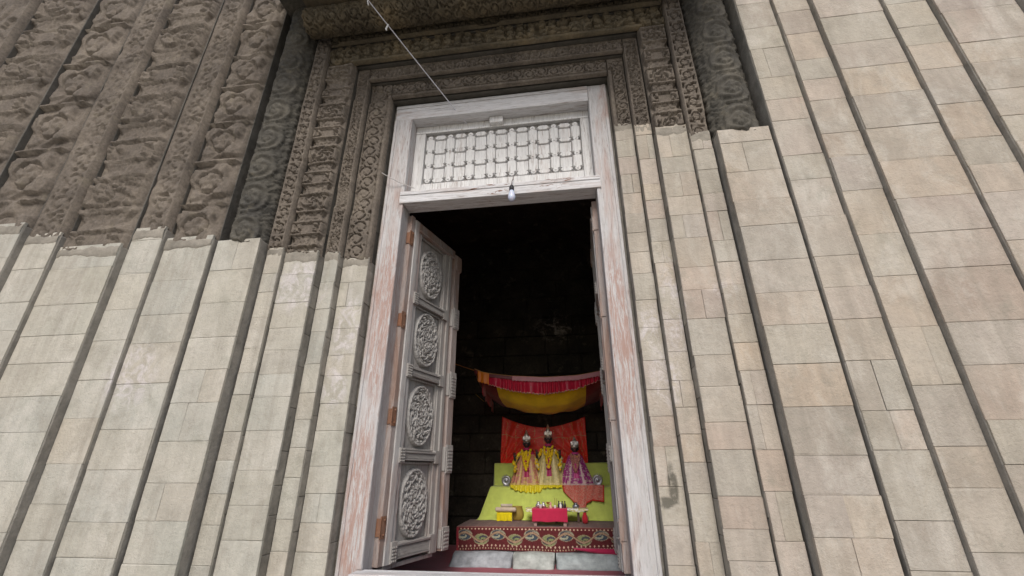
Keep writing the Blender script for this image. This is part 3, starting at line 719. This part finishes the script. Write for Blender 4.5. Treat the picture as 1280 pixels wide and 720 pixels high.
# red backdrop
def bd_P(U, V):
    top = 1.235+.155*(2*np.abs(U-.5))**1.8-.02*U; z = .70+(top-.70)*V
    x = .64+1.225*U-.02*(1-V)*(1-U)
    r1 = np.sin(np.arctan2(V*1.1+.15, U+.02)*46)*(1-sst(.1, .55, U)); r2 = np.sin(np.arctan2(V*1.1+.15, 1.02-U)*46)*(sst(.45, .9, U))
    return np.stack([x, 3.33-.010*(r1+r2)-.03*(fbm(U*6, V*3, 3)-.5), z], -1)
def bd_C(U, V):
    C = tri((.86, .045, .022), U.shape)
    s1 = np.abs(np.mod(U*9+.06*np.sin(V*20), 1)-.5) < .03; s2 = np.abs(V-(.72-.2*np.abs(U-.5)+.02*np.sin(U*30))) < .008
    sp = vn(U*90, V*45, 5) > .90; mk = (s1 & (vn(U*40, V*30, 8) > .4)) | s2 | sp
    C[mk] = (.72, .26, .10)
    return C*(.85+.3*fbm(U*20, V*14, 2))[..., None]
P, C = grid_fn(150, 90, bd_P, bd_C)
tag(solid(MB().grid(P, C).build('backdrop_cloth', M_SATIN, smooth=True), .004), 'bright red gold-flecked cloth hung on the wall behind the idols', 'backdrop')

# canopy
ca = thing('canopy', 'sagging cloth canopy with a pleated crimson valance hung above the idols', 'canopy', (1.3, 2.8, 1.6))
def ftop(U): return np.interp(U, [0, .05, .12, .3, .55, .8, 1], [1.885, 1.845, 1.815, 1.775, 1.745, 1.757, 1.81])
xa, xb = .425, 2.11
P, C = grid_fn(90, 40, lambda U, V: np.stack([xa+(xb-xa)*U+(.5-U)*.06*V, 2.3+(3.25-2.3)*V, ftop(U)-.02-np.sin(PI*U)**.9*np.interp(V, [0, .10, .28, .55, 1], [0, .19, .31, .36, .32])-(1-np.sin(PI*U)**.9)*np.interp(V, [0, .3, 1], [.02, .13, .20])+.008*np.sin(U*30+V*7)], -1),
               lambda U, V: np.where(((U > .16) & (U < .86))[..., None], np.array([.90, .66, .02]), np.array([.20, .018, .02]))*(.8+.4*fbm(U*9, V*6, 3))[..., None])
solid(MB().grid(P, C).build('roof_cloth', M_CLOTH, ca, smooth=True), .003)
def val(U0, U1, colf, drop, yoff, amp, name, n=340):
    def f(U, V):
        u = U0+(U1-U0)*U; x = xa+(xb-xa)*u; pl = np.sin(u*130+4*np.sin(u*21))*amp*(.2+V)
        return np.stack([x, 2.3-yoff-pl, ftop(u)-.0-drop(u)*V+.006*np.sin(u*260)*V], -1)
    P, C = grid_fn(n, 16, f, colf); return solid(MB().grid(P, C, flip=True).build(name, M_SATIN, ca, smooth=True), .003)
def vc(U, V):
    C = tri((.56, .018, .055), U.shape); u = .09+.91*U
    C[(V > .93)] = (.62, .38, .30); pl = np.sin(u*130+4*np.sin(u*21)); C[(V > .5) & (pl > .95)] = (.56, .08, .11)
    return C
val(.095, 1.0, vc, lambda u: .10+.115*np.sin(PI*u), .012, .022, 'valance')
val(.30, .985, lambda U, V: tri((.50, .20, .22), U.shape)*(.9+.2*fbm(U*20, V*3, 3))[..., None], lambda u: .06+.0*u, .040, .001, 'valance_band', 60)
val(.0, .30, lambda U, V: tri((.13, .012, .014), U.shape), lambda u: .045+.0*u, .028, .001, 'valance_band', 30)
val(.03, .12, lambda U, V: tri((.72, .20, .01), U.shape), lambda u: .14+.0*u, .034, .005, 'corner_patch', 20)
for (u0, u1, zz) in ((0.0, .0, 1), (1.0, 1.0, 1)):
    def f(U, V, u0=u0):
        x = (xa+.10 if u0 == 0 else xb-.02)+(.03 if u0 == 0 else -.03)*np.sin(U*12)*.5; y = 2.34+.9*U
        zt = (float(ftop(np.array(u0)))*(1-U)+1.62*U)-.04
        return np.stack([x+0*V, y, zt-(.27-.12*U+.02*np.sin(U*25))*V], -1)
    P, C = grid_fn(40, 10, f, lambda U, V: np.where((V < .25)[..., None], np.array([.55, .10, .01]), np.array([.30, .02, .025])))
    solid(MB().grid(P, C).build('side_flap', M_CLOTH, ca, smooth=True), .003)
for pts, rr_, cc_ in (([(xa+.02, 2.28, 1.86), (xa-.28, 2.5, 2.0), (-.7, 2.8, 2.35)], .006, (.5, .2, .05)), ([(xb-.02, 2.28, 1.785), (2.5, 2.3, 1.86), (3.12, 2.5, 2.1)], .006, (.5, .3, .05)),
                     ([(.38, 3.22, 1.60), (.2, 3.40, 1.75)], .005, (.5, .3, .05)), ([(2.08, 3.22, 1.60), (2.4, 3.40, 1.75)], .005, (.5, .3, .05)),
                     ([(xa+(xb-xa)*q/14, 2.286, float(ftop(np.array(q/14.)))+.003) for q in range(15)], .007, (.45, .24, .08))):
    MB().tube(pts, rr_, 6, cc_).build('cord', M_PLAIN, ca)

# ---- idols
def idol(name_label, x, H, W, robe, trim, sash, garl, crown, arms, y=3.0, tilt=0):
    R = thing('idol', name_label, 'idol', (x, y, .455), 0, 'dressed idols on the altar')
    # body under the dress: torso, neck, shoulders and head in one continuous surface
    hz = H*.80; prof = [(W*.30, .02), (W*.29, H*.25), (W*.24, H*.42), (W*.21, H*.52), (W*.22, H*.60), (W*.20, H*.655), (W*.09, H*.69), (.024, H*.705), (.024, H*.725), (.038, H*.74), (.046, H*.77), (.048, H*.81), (.043, H*.845), (.03, H*.87), (.005, H*.878)]
    m = MB(); n = 22; vs = []
    for r, z in prof:
        for k2 in range(n):
            a = 2*PI*k2/n; rx = r; ry = r*.72; px, py = rx*math.cos(a), ry*math.sin(a)
            if z > H*.73:     # face: brow, nose and chin towards -y
                f = max(0, -math.sin(a))**10; zz = (z/H-.73)/.145
                py -= f*(.014 if .35 < zz < .6 else .004)*(1 if zz < .9 else 0)
            vs.append((px, py, z))
    fs = [(i*n+k2, i*n+(k2+1) % n, (i+1)*n+(k2+1) % n, (i+1)*n+k2) for i in range(len(prof)-1) for k2 in range(n)]
    m.add(vs, fs, (.035, .03, .03))
    for s_ in (-1, 1):
        m.blob((s_*.017, -.036, H*.812), (.010, .006, .0065), 8, 6, (.62, .6, .55)); m.blob((s_*.017, -.041, H*.812), (.004, .003, .004), 6, 4, (.01, .01, .01))
        m.blob((s_*.049, 0, H*.80), (.008, .014, .022), 8, 6, (.04, .035, .03))
    m.blob((0, -.035, H*.768), (.015, .006, .005), 8, 5, (.35, .03, .03))
    m.build('body', M_SKIN, R, True, world=False)
    # robe: flaring pleated dress
    def fP(U, V):
        a = U*2*PI-PI/2; z = .0+V*H*.715
        r = np.interp(V, [0, .08, .35, .60, .78, .89, .95, 1], [W*.64, W*.60, W*.48, W*.37, W*.30, W*.25, W*.15, W*.11])
        pl = 1+.055*np.sin(a*17+np.sin(a*3)*2)*(1-V*.8)+.05*(fbm(np.cos(a)*3+5, np.sin(a)*3+V*3, int(x*10))-.5)
        return np.stack([r*pl*np.cos(a), r*pl*np.sin(a)*.62, z], -1)
    def fC(U, V):
        a = U*2*PI-PI/2; xx = np.cos(a); C = tri(robe, U.shape)
        pat = vn(U*70, V*34, 6); C[pat > .66] = trim; C[(np.abs(np.sin(a*17)) < .10) & (V < .85)] = tuple(.6*q for q in robe)
        fr_ = (np.sin(a) < .2)
        C[fr_ & (np.abs(xx) < .16) & (V > .22) & (V < .62)] = sash
        C[fr_ & (np.abs(np.abs(xx)-.42) < .05) & (V < .9)] = trim
        C[(V < .055)] = trim; C[V > .80] = sash
        return C*(.8+.4*vn(U*150, V*80, 3))[..., None]
    P, C = grid_fn(160, 60, fP, fC); MB().grid(P, C).build('robe', M_SATIN, R, True, world=False)
    # garland of blossoms
    m = MB(); L_ = H*.36; nn = 46
    for q in range(nn):
        t = q/(nn-1); s_ = (t-.5)*2
        gx = s_*W*.15*(1-.0*abs(s_)); gz = H*.66-L_*(1-abs(s_)**1.6); gx *= (.35+.75*abs(s_)**.6) if abs(s_) < .9 else 1
        gy = -np.interp(gz/(H*.68), [0, .35, .62, .93], [W*.31, W*.27, W*.21, W*.15])-.018
        for w_ in range(2):
            m.blob((gx+random.uniform(-.008, .008), gy+random.uniform(-.006, .004), gz+random.uniform(-.008, .008)), random.uniform(.013, .019), 7, 5, garl if random.random() < .85 else tuple(.75*v for v in garl))
    for q in range(40):
        t = q/39; gz = H*(.64-.36*t); gy = -np.interp(gz/(H*.68), [0, .35, .62, .93], [W*.36, W*.29, W*.21, W*.15])-.012
        m.blob((random.uniform(-.016, .016)*(1+t), gy+random.uniform(-.006, .004), gz), random.uniform(.012, .018), 7, 5, garl if t < .5 else tuple(sash))
    m.build('garland', M_PETAL, R, True, world=False)
    # pointed crown
    cz = H*.845; h2 = H*.155
    m = MB(); m.lathe([(.042, -.012), (.052, 0), (.048, .012), (.042, .02), (.046, .03), (.038, h2*.35), (.040, h2*.40), (.028, h2*.62), (.033, h2*.66), (.015, h2*.84), (.018, h2*.88), (.003, h2*1.08)], (0, 0, cz), 16, crown)
    for q in range(9):
        a = PI+PI*q/8; m.lathe([(.004, 0), (.011, .018), (.002, .045)], (.047*math.cos(a), .047*math.sin(a)*.9, cz+.005), 6, crown)
    for v_ in range(0, 1): pass
    cw = m; cw.v = [(a_*1.0, b_*1.0, cz+(c_-cz)*1.32) for a_, b_, c_ in cw.v]; m.build('crown', M_METAL, R, True, world=False, auto=40)
    m = MB(); 
    for q in range(18):
        a = PI+PI*q/17; m.blob((W*.17*math.cos(a), W*.135*math.sin(a)-.012, H*.665-.03*math.sin(a-PI)), (.010, .008, .012), 7, 5, (.75, .52, .14))
    m.build('necklace', M_METAL, R, True, world=False)
    for s_ in arms:
        m = MB(); sh = Vector((s_*W*.20, -.01, H*.61)); el = Vector((s_*(W*.36+.02), -.05, H*.44)); ha = Vector((s_*(W*.33+.03), -.13, H*.52))
        m.tube([sh, sh.lerp(el, .5), el, el.lerp(ha, .55), ha], [.030, .027, .023, .019, .014], 10, (.04, .035, .035))
        m.blob(ha+Vector((0, -.004, .018)), (.018, .010, .022), 10, 7, (.04, .035, .035))
        for f_ in range(4): m.tube([ha+Vector(((f_-1.5)*.009, -.004, .034)), ha+Vector(((f_-1.5)*.010, -.008, .052)), ha+Vector(((f_-1.5)*.010, -.016, .064-.003*abs(f_-1.5)))], [.0048, .0043, .003], 6, (.04, .035, .035))
        m.tube([ha+Vector((-s_*.016, -.004, .012)), ha+Vector((-s_*.028, -.012, .026)), ha+Vector((-s_*.026, -.018, .038))], [.006, .005, .0035], 6, (.04, .035, .035))
        m.build('arm', M_SKIN, R, True, world=False)
        m = MB()
        for q in range(34):
            t = q/33.; pth = sh.lerp(el, t*1.6) if t < .62 else el.lerp(Vector((s_*W*.36, -.09, H*.28)), (t-.62)/.38)
            m.blob((pth.x+random.uniform(-.014, .014)+s_*.010, pth.y-.022+random.uniform(-.012, .006), pth.z+random.uniform(-.012, .012)), random.uniform(.015, .025), 7, 5, garl if q % 4 else trim)
        m.build('flower_string', M_PETAL, R, True, world=False)
    return R
YEL = (.78, .55, .02)
idol('idol in a pink and gold robe with a yellow garland, over the bright yellow frill', .985+.05, .665, .37, (.55, .22, .16), (.60, .42, .14), (.42, .02, .10), YEL, (.62, .60, .55), (-1,), 3.0)
idol('tallest idol in a pale gold robe, in the middle of the three', 1.335, .735, .375, (.55, .47, .20), (.66, .56, .26), (.42, .02, .12), YEL, (.62, .58, .50), (-1, 1), 3.02)
idol('shortest idol in a purple and magenta robe beside the silver plate', 1.69, .575, .37, (.32, .03, .20), (.52, .36, .34), (.50, .05, .22), (.46, .20, .16), (.62, .60, .58), (), 3.0)

# yellow frill under two idols
def frill_P(U, V):
    x = .83+.69*U; drop = np.interp(U, [0, .12, .3, .45, .58, .62, 1], [.03, .07, .085, .10, .075, .035, .03]); 
    y = np.interp(V, [0, .35, 1], [2.93, 2.845, 2.828-.0]); z = np.where(V < .35, .463, .463-drop*(V-.35)/.65)
    return np.stack([x, y-.012*np.sin(U*70)*V, z+.006*np.sin(U*55)*V], -1)
P, C = grid_fn(150, 14, frill_P, lambda U, V: tri((.74, .62, .02), U.shape)*np.where((V > .9) & (vn(U*60, V, 3) > .5), .45, 1)[..., None])
tag(solid(MB().grid(P, C).build('yellow_frill', M_SATIN, smooth=True), .004), 'bright yellow frilled cloth spilling over the altar edge under the two taller idols', 'cloth')
# salmon scarf
def scarf(pts_top, pts_bot):
    pass
def sc_P(U, V):
    xt = 1.505+.53*U; zb = np.interp(U, [0, .12, .35, .50, .55, .70, 1.0], [.40, .32, .195, .20, .26, .29, .275])
    z = np.where(V < .3, .462, .462-(.462-zb)*(V-.3)/.7); f = np.clip((.45-z)/.36, 0, 1)
    y = np.where(V < .3, 3.0-.16*V/.3, 2.835-.12*f)
    x = xt+(-.0+.10*(1-U))*f*1.2-.04*f
    return np.stack([x, y-.012-.008*np.sin(U*34+V*6), z], -1)
def sc_C(U, V):
    C = tri((.56, .115, .085), U.shape); mk = vn(U*70, V*70, 3) > .55; C[mk] = (.55, .25, .19)
    C[(V > .93) | (U < .03) | (U > .965)] = (.50, .035, .02); return C
P, C = grid_fn(110, 50, sc_P, sc_C)
tag(solid(MB().grid(P, C).build('salmon_scarf', M_CLOTH, smooth=True), .003), 'salmon printed scarf with red hem draped over the altar edge below the purple idol', 'scarf')

# silver plates
def plate(x, z, label, r=.062, y=2.98):
    R = thing('silver_plate', label, 'plate', (x, y, z), 0, 'round silver plates on the altar')
    m = MB(); n = 40
    prof = [(0, -.022), (.25, -.022), (.3, -.014), (.62, -.012), (.7, -.02), (.92, -.018), (1, -.006), (1, .006)]
    vs = []; 
    for r_, yy in prof:
        for k2 in range(n):
            a = 2*PI*k2/n; w = 1+(.05*math.cos(12*a) if r_ > .6 else 0); vs.append((r*r_*w*math.cos(a), yy, r+r*r_*w*math.sin(a)))
    m.add(vs, [(i*n+k2, i*n+(k2+1) % n, (i+1)*n+(k2+1) % n, (i+1)*n+k2) for i in range(len(prof)-1) for k2 in range(n)], (.42, .42, .46)); m.build('disc', M_METAL, R, True, world=False)
    m = MB()
    for q in range(7):
        a = PI*(.15+.7*q/6); m.tube([(r*math.cos(a), 0, r+r*math.sin(a)), (r*1.3*math.cos(a), 0, r+r*1.3*math.sin(a))], [.006, .003], 6, (.4, .4, .44))
    m.box(-.035, .035, -.02, .03, -.0, .012, (.3, .3, .32)); m.build('rim_spikes', M_METAL, R, world=False)
plate(.755, .455, 'round silver plate standing on the green cloth beside the pink and gold idol')
plate(1.965, .455, 'round silver plate standing on the green cloth above the salmon scarf', .066)

# red low table
tb = thing('low_table', 'small wooden table with a plain crimson front cloth standing on the carpet', 'table', (1.375, 2.2, .066))
m = MB(); m.box(1.185, 1.565, 2.11, 2.36, .215, .235, (.3, .2, .16)); m.build('tabletop', M_PLAIN, tb, bevel=.004)
for lx in (1.21, 1.54):
    for ly in (2.125, 2.34): m = MB(); m.box(lx-.018, lx+.018, ly-.016, ly+.016, .066, .215, (.34, .22, .2)); m.build('leg', M_PLAIN, tb, bevel=.003)
P, C = grid_fn(60, 26, lambda U, V: np.stack([1.178+.393*U, np.interp(V, [0, .3, .36, 1], [2.37, 2.11, 2.098, 2.094])-.003*np.sin(U*19)*V, np.interp(V, [0, .3, .36, 1], [.241, .241, .234, .112])+.003*np.sin(U*11)*V], -1), lambda U, V: tri((.46, .022, .07), U.shape))
o = solid(MB().grid(P, C).build('table_cloth', M_CLOTH, smooth=True), .004); tag(o, 'plain crimson cloth hanging over the front of the low table', 'cloth')
# second low table behind
t2 = thing('low_table', 'darker low table with a white and gold cover half hidden behind the crimson one', 'table', (1.66, 2.5, .066))
m = MB(); m.box(1.40, 1.80, 2.45, 2.62, .19, .21, (.05, .035, .03)); m.build('tabletop', M_PLAIN, t2, bevel=.003)
for lx in (1.43, 1.69, 1.77): m = MB(); m.box(lx-.014, lx+.014, 2.47, 2.5, .066, .19, (.10, .06, .05)); m.build('leg', M_PLAIN, t2, bevel=.002)
P, C = grid_fn(70, 16, lambda U, V: np.stack([1.07+.74*U, np.interp(V, [0, .5, 1], [2.62, 2.448, 2.44])-.006*np.sin(U*40)*V, .219+0*U-np.clip(V-.5, 0, 1)*(.055+.02*np.sin(U*17))], -1),
               lambda U, V: np.where((vn(U*40, V*8, 3) > .55)[..., None], np.array([.55, .47, .18]), np.array([.70, .68, .62])))
tag(solid(MB().grid(P, C).build('gold_cover', M_SATIN, smooth=True), .004), 'white and gold cover lying on the darker low table', 'cloth')
m = MB(); m.lathe([(.01, 0), (.032, .01), (.036, .05), (.028, .085), (.018, .10), (.024, .115)], (1.765, 2.41, .068), 12, (.45, .02, .03), 1, .8)
tag(m.build('red_pouch', M_CLOTH, smooth=True), 'small red cloth pouch at the end of the gold-covered table', 'pouch')

# things on the table
def item(name, label, cat, prof, x, y, z, col, mat, group=None, n=12, sx=1, sy=1):
    m = MB(); m.lathe(prof, (0, 0, 0), n, col, sx, sy); o = m.build(name, mat, None, True, world=False, auto=45); o.location = (x, y, z); return tag(o, label, cat, group)
ZT = .245
pot = [(.018, 0), (.026, .006), (.030, .02), (.026, .034), (.014, .042), (.012, .05), (.02, .058), (.018, .06)]
bottle = [(.012, 0), (.014, .004), (.014, .036), (.012, .042), (.006, .05), (.006, .062), (.0075, .063), (.0075, .07), (.004, .072)]
lamp = [(.018, 0), (.014, .006), (.006, .012), (.006, .04), (.02, .05), (.024, .058), (.02, .06)]
item('silver_pot', 'squat silver pot at the left end of the crimson table', 'pot', [(a*1.15, b*1.1) for a, b in pot], 1.245, 2.18, ZT, (.75, .75, .75), M_METAL)
item('silver_bowl', 'white bowl standing on the crimson table in front of the silver pots', 'bowl', [(.012, 0), (.014, .004), (.03, .024), (.034, .034), (.030, .034), (.012, .012), (.002, .008)], 1.272, 2.13, ZT, (.75, .75, .74), M_PLAIN)
item('silver_pot', 'slimmer silver pot next to the squat one on the crimson table', 'pot', pot, 1.30, 2.2, ZT, (.7, .7, .72), M_METAL)
item('brass_lamp', 'small brass lamp on a stem in the middle of the crimson table', 'lamp', lamp, 1.355, 2.17, ZT, (.6, .38, .14), M_METAL)
m = MB(); m.tube([(0, 0, 0), (0, 0, .10)], .0022, 5, (.25, .12, .06)); m.tube([(.012, 0, 0), (.02, 0, .095)], .0022, 5, (.25, .12, .06)); m.lathe([(.014, 0), (.016, .01), (.008, .018)], (0.006, 0, 0), 10, (.5, .35, .15))
o = m.build('incense_holder', M_PLAIN, world=False); o.location = (1.43, 2.22, ZT); tag(o, 'incense sticks in a small holder on the crimson table', 'incense holder')
item('figurine', 'tiny pink and white figurine on the crimson table beside the brass lamp', 'figurine', [(.018, 0), (.016, .02), (.008, .034), (.012, .042), (.010, .055), (.003, .064)], 1.385, 2.15, ZT, (.62, .32, .28), M_PLAIN)
item('white_cup', 'small white cup at the front edge of the crimson table', 'cup', [(.009, 0), (.012, .004), (.014, .03), (.012, .03), (.008, .008)], 1.435, 2.13, ZT, (.78, .78, .76), M_PLAIN)
for i, (bx_, by_, cc, lb) in enumerate(((1.475, 2.21, (.03, .025, .03), 'dark little bottle nearest the middle of the crimson table'), (1.497, 2.15, (.75, .75, .73), 'white little bottle among the dark ones on the crimson table'),
                                       (1.515, 2.2, (.03, .03, .035), 'dark little bottle just behind the white one on the crimson table'), (1.545, 2.18, (.04, .025, .03), 'dark little bottle at the end of the crimson table'))):
    item('small_bottle', lb, 'bottle', [(a, b*(1.0 if i != 1 else .85)) for a, b in bottle], bx_, by_, ZT, cc, M_SKIN if i != 1 else M_PLAIN, 'little bottles on the crimson table', 10)
item('silver_pot', 'grey metal pot on the gold cover in front of the salmon scarf', 'pot', [(a*1.4, b*1.0) for a, b in pot], 1.665, 2.53, .222, (.34, .36, .42), M_METAL)

# yellow bundle with scrolls
m = MB()
P, C = grid_fn(40, 20, lambda U, V: np.stack([.695+.19*U, np.interp(V, [0, .4, .5, 1], [2.76, 2.60, 2.585, 2.58])-.006*np.sin(U*26)*V, np.interp(V, [0, .4, .5, 1], [.165, .165, .158, .075])-.004*np.sin(U*15)*V], -1))
m.grid(P, (.74, .60, .01)); m.box(.70, .88, 2.592, 2.76, .072, .157, (.74, .60, .01))
tag(m.build('yellow_bundle', M_CLOTH, smooth=True, auto=40), 'bright yellow cloth bundle on the carpet under two cream scrolls', 'bundle')
m = MB(); m.tube([(.682+.0, 2.60, .197), (.93, 2.60, .195)], .027, 14, (.58, .47, .36)); m.tube([(.676, 2.60, .197), (.682, 2.60, .197)], .018, 12, (.3, .22, .15)); m.tube([(.93, 2.60, .195), (.938, 2.60, .195)], .018, 12, (.3, .22, .15)); o = m.build('scroll', M_PLAIN, smooth=True, auto=40)
tag(o, 'larger cream scroll lying on the yellow bundle', 'scroll', 'cream scrolls on the yellow bundle')
m = MB(); m.tube([(.745, 2.61, .241), (.885, 2.61, .241)], .018, 12, (.55, .47, .38)); m.tube([(.74, 2.61, .241), (.745, 2.61, .241)], .011, 10, (.3, .22, .15)); o = m.build('scroll', M_PLAIN, smooth=True, auto=40)
tag(o, 'smaller cream scroll resting on top of the larger one', 'scroll', 'cream scrolls on the yellow bundle')
m = MB(); m.lathe([(.05, 0), (.07, .015), (.082, .06), (.078, .1), (.06, .14), (.066, .155), (.06, .16), (.045, .13), (.02, .09)], (.935, 2.72, .068), 20, (.34, .24, .05), 1, .7)
tag(m.build('brass_basket', M_PLAIN, smooth=True, auto=50), 'brownish gold basket on the carpet just behind the scrolls', 'basket')

# ------------------------------------------------------------------ BULB AND WIRES
bl = thing('light_bulb', 'small white unlit bulb hanging in front of the transom bar', 'light bulb', (1.251, -.075, 2.87))
m = MB(); m.lathe([(.004, 0), (.019, .006), (.031, .024), (.035, .044), (.030, .068), (.024, .092), (.018, .112), (.016, .12)], (1.251, -.075, 2.868), 22); m.build('bulb', M_BULB, bl, True)
m = MB(); m.lathe([(.018, 0), (.022, .004), (.023, .03), (.019, .045), (.012, .058), (.005, .062)], (1.251, -.075, 2.984), 16, (.03, .03, .035)); m.build('socket', M_PLAIN, bl, True)
m = MB(); m.tube([(1.251, -.075, 3.045), (1.252, -.06, 3.10), (1.255, -.035, 3.135), (1.25, .05, 3.2), (1.24, .125, 3.3)], .0035, 6, (.08, .05, .05)); m.build('cord', M_PLAIN, bl)
def sag(a, b, s, n=14): a = Vector(a); b = Vector(b); return [a.lerp(b, i/n)-Vector((0, 0, s*4*(i/n)*(1-i/n))) for i in range(n+1)]
cb = thing('overhead_cable', 'thin pale cable slanting down from the cornice to the lattice panel', 'cable', (-.36, -1.18, 5.4))
m = MB(); m.tube([(-.64, -1.50, 5.40)]+sag((-.36, -1.18, 5.12), (.747, .118, 4.02), .008), .0055, 6, (.55, .55, .6)); m.build('wire', M_PLAIN, cb)
m = MB(); m.tube([(.114, -.635, 4.645), (.110, -.64, 4.615), (.100, -.64, 4.585), (.108, -.64, 4.565)], .008, 6, (.75, .75, .75)); m.tube([(-.03, -.80, 4.79), (-.035, -.81, 4.77), (-.025, -.8, 4.72)], .006, 6, (.7, .7, .72)); m.build('clip', M_PLAIN, cb)
m = MB(); m.tube(sag((-.02, -.10, 3.30), (.28, .02, 3.175), .012, 8), .004, 6, (.45, .43, .42)); tag(m.build('loose_wire', M_PLAIN), 'short loose wire crossing the weathered jamb beside the transom bar', 'wire')

# ------------------------------------------------------------------ LIGHT, SKY, CAMERA
ELEV, AZ = 42, -4       # sun in front of the facade, a little to the left
w = bpy.data.worlds.new('World'); SC.world = w; w.use_nodes = True
nt = w.node_tree; sky = nt.nodes.new('ShaderNodeTexSky'); sky.sky_type = 'NISHITA'; sky.sun_disc = False
sky.sun_elevation = math.radians(ELEV); sky.sun_rotation = math.radians(180+AZ); sky.air_density = 1.0; sky.dust_density = 2.5; sky.ozone_density = 1.0
nt.links.new(sky.outputs[0], nt.nodes['Background'].inputs[0]); nt.nodes['Background'].inputs[1].default_value = .105
sd = bpy.data.lights.new('sun', 'SUN'); sd.energy = 1.9; sd.angle = math.radians(20); sd.color = (1, .96, .90)
so = bpy.data.objects.new('sun', sd); COL.objects.link(so)
dirv = Vector((math.sin(math.radians(AZ))*math.cos(math.radians(ELEV)), math.cos(math.radians(AZ))*math.cos(math.radians(ELEV)), -math.sin(math.radians(ELEV))))
so.rotation_euler = dirv.to_track_quat('-Z', 'Y').to_euler(); so.location = (-3, -20, 15)

cam = bpy.data.cameras.new('camera'); co = bpy.data.objects.new('camera', cam); COL.objects.link(co); SC.camera = co
yaw, pit, rol, f = -0.133719680, 0.402372709, -0.00313991484, 543.460202
F = Vector((math.sin(yaw)*math.cos(pit), math.cos(yaw)*math.cos(pit), math.sin(pit))); R0 = Vector((math.cos(yaw), -math.sin(yaw), 0)); U0 = R0.cross(F)
R2 = R0*math.cos(rol)+U0*math.sin(rol); U2 = -R0*math.sin(rol)+U0*math.cos(rol)
from mathutils import Matrix
co.matrix_world = Matrix(((R2.x, U2.x, -F.x, 1.69198208), (R2.y, U2.y, -F.y, -3.34994102), (R2.z, U2.z, -F.z, .610798453), (0, 0, 0, 1)))
cam.sensor_width = 36; cam.lens = 36*f/1280; cam.clip_start = .05; cam.clip_end = 600
SC.view_settings.view_transform = 'Standard'; SC.view_settings.look = 'None'; SC.view_settings.gamma = 1; SC.view_settings.exposure = .42
SC.cycles.max_bounces = 8; SC.cycles.diffuse_bounces = 5
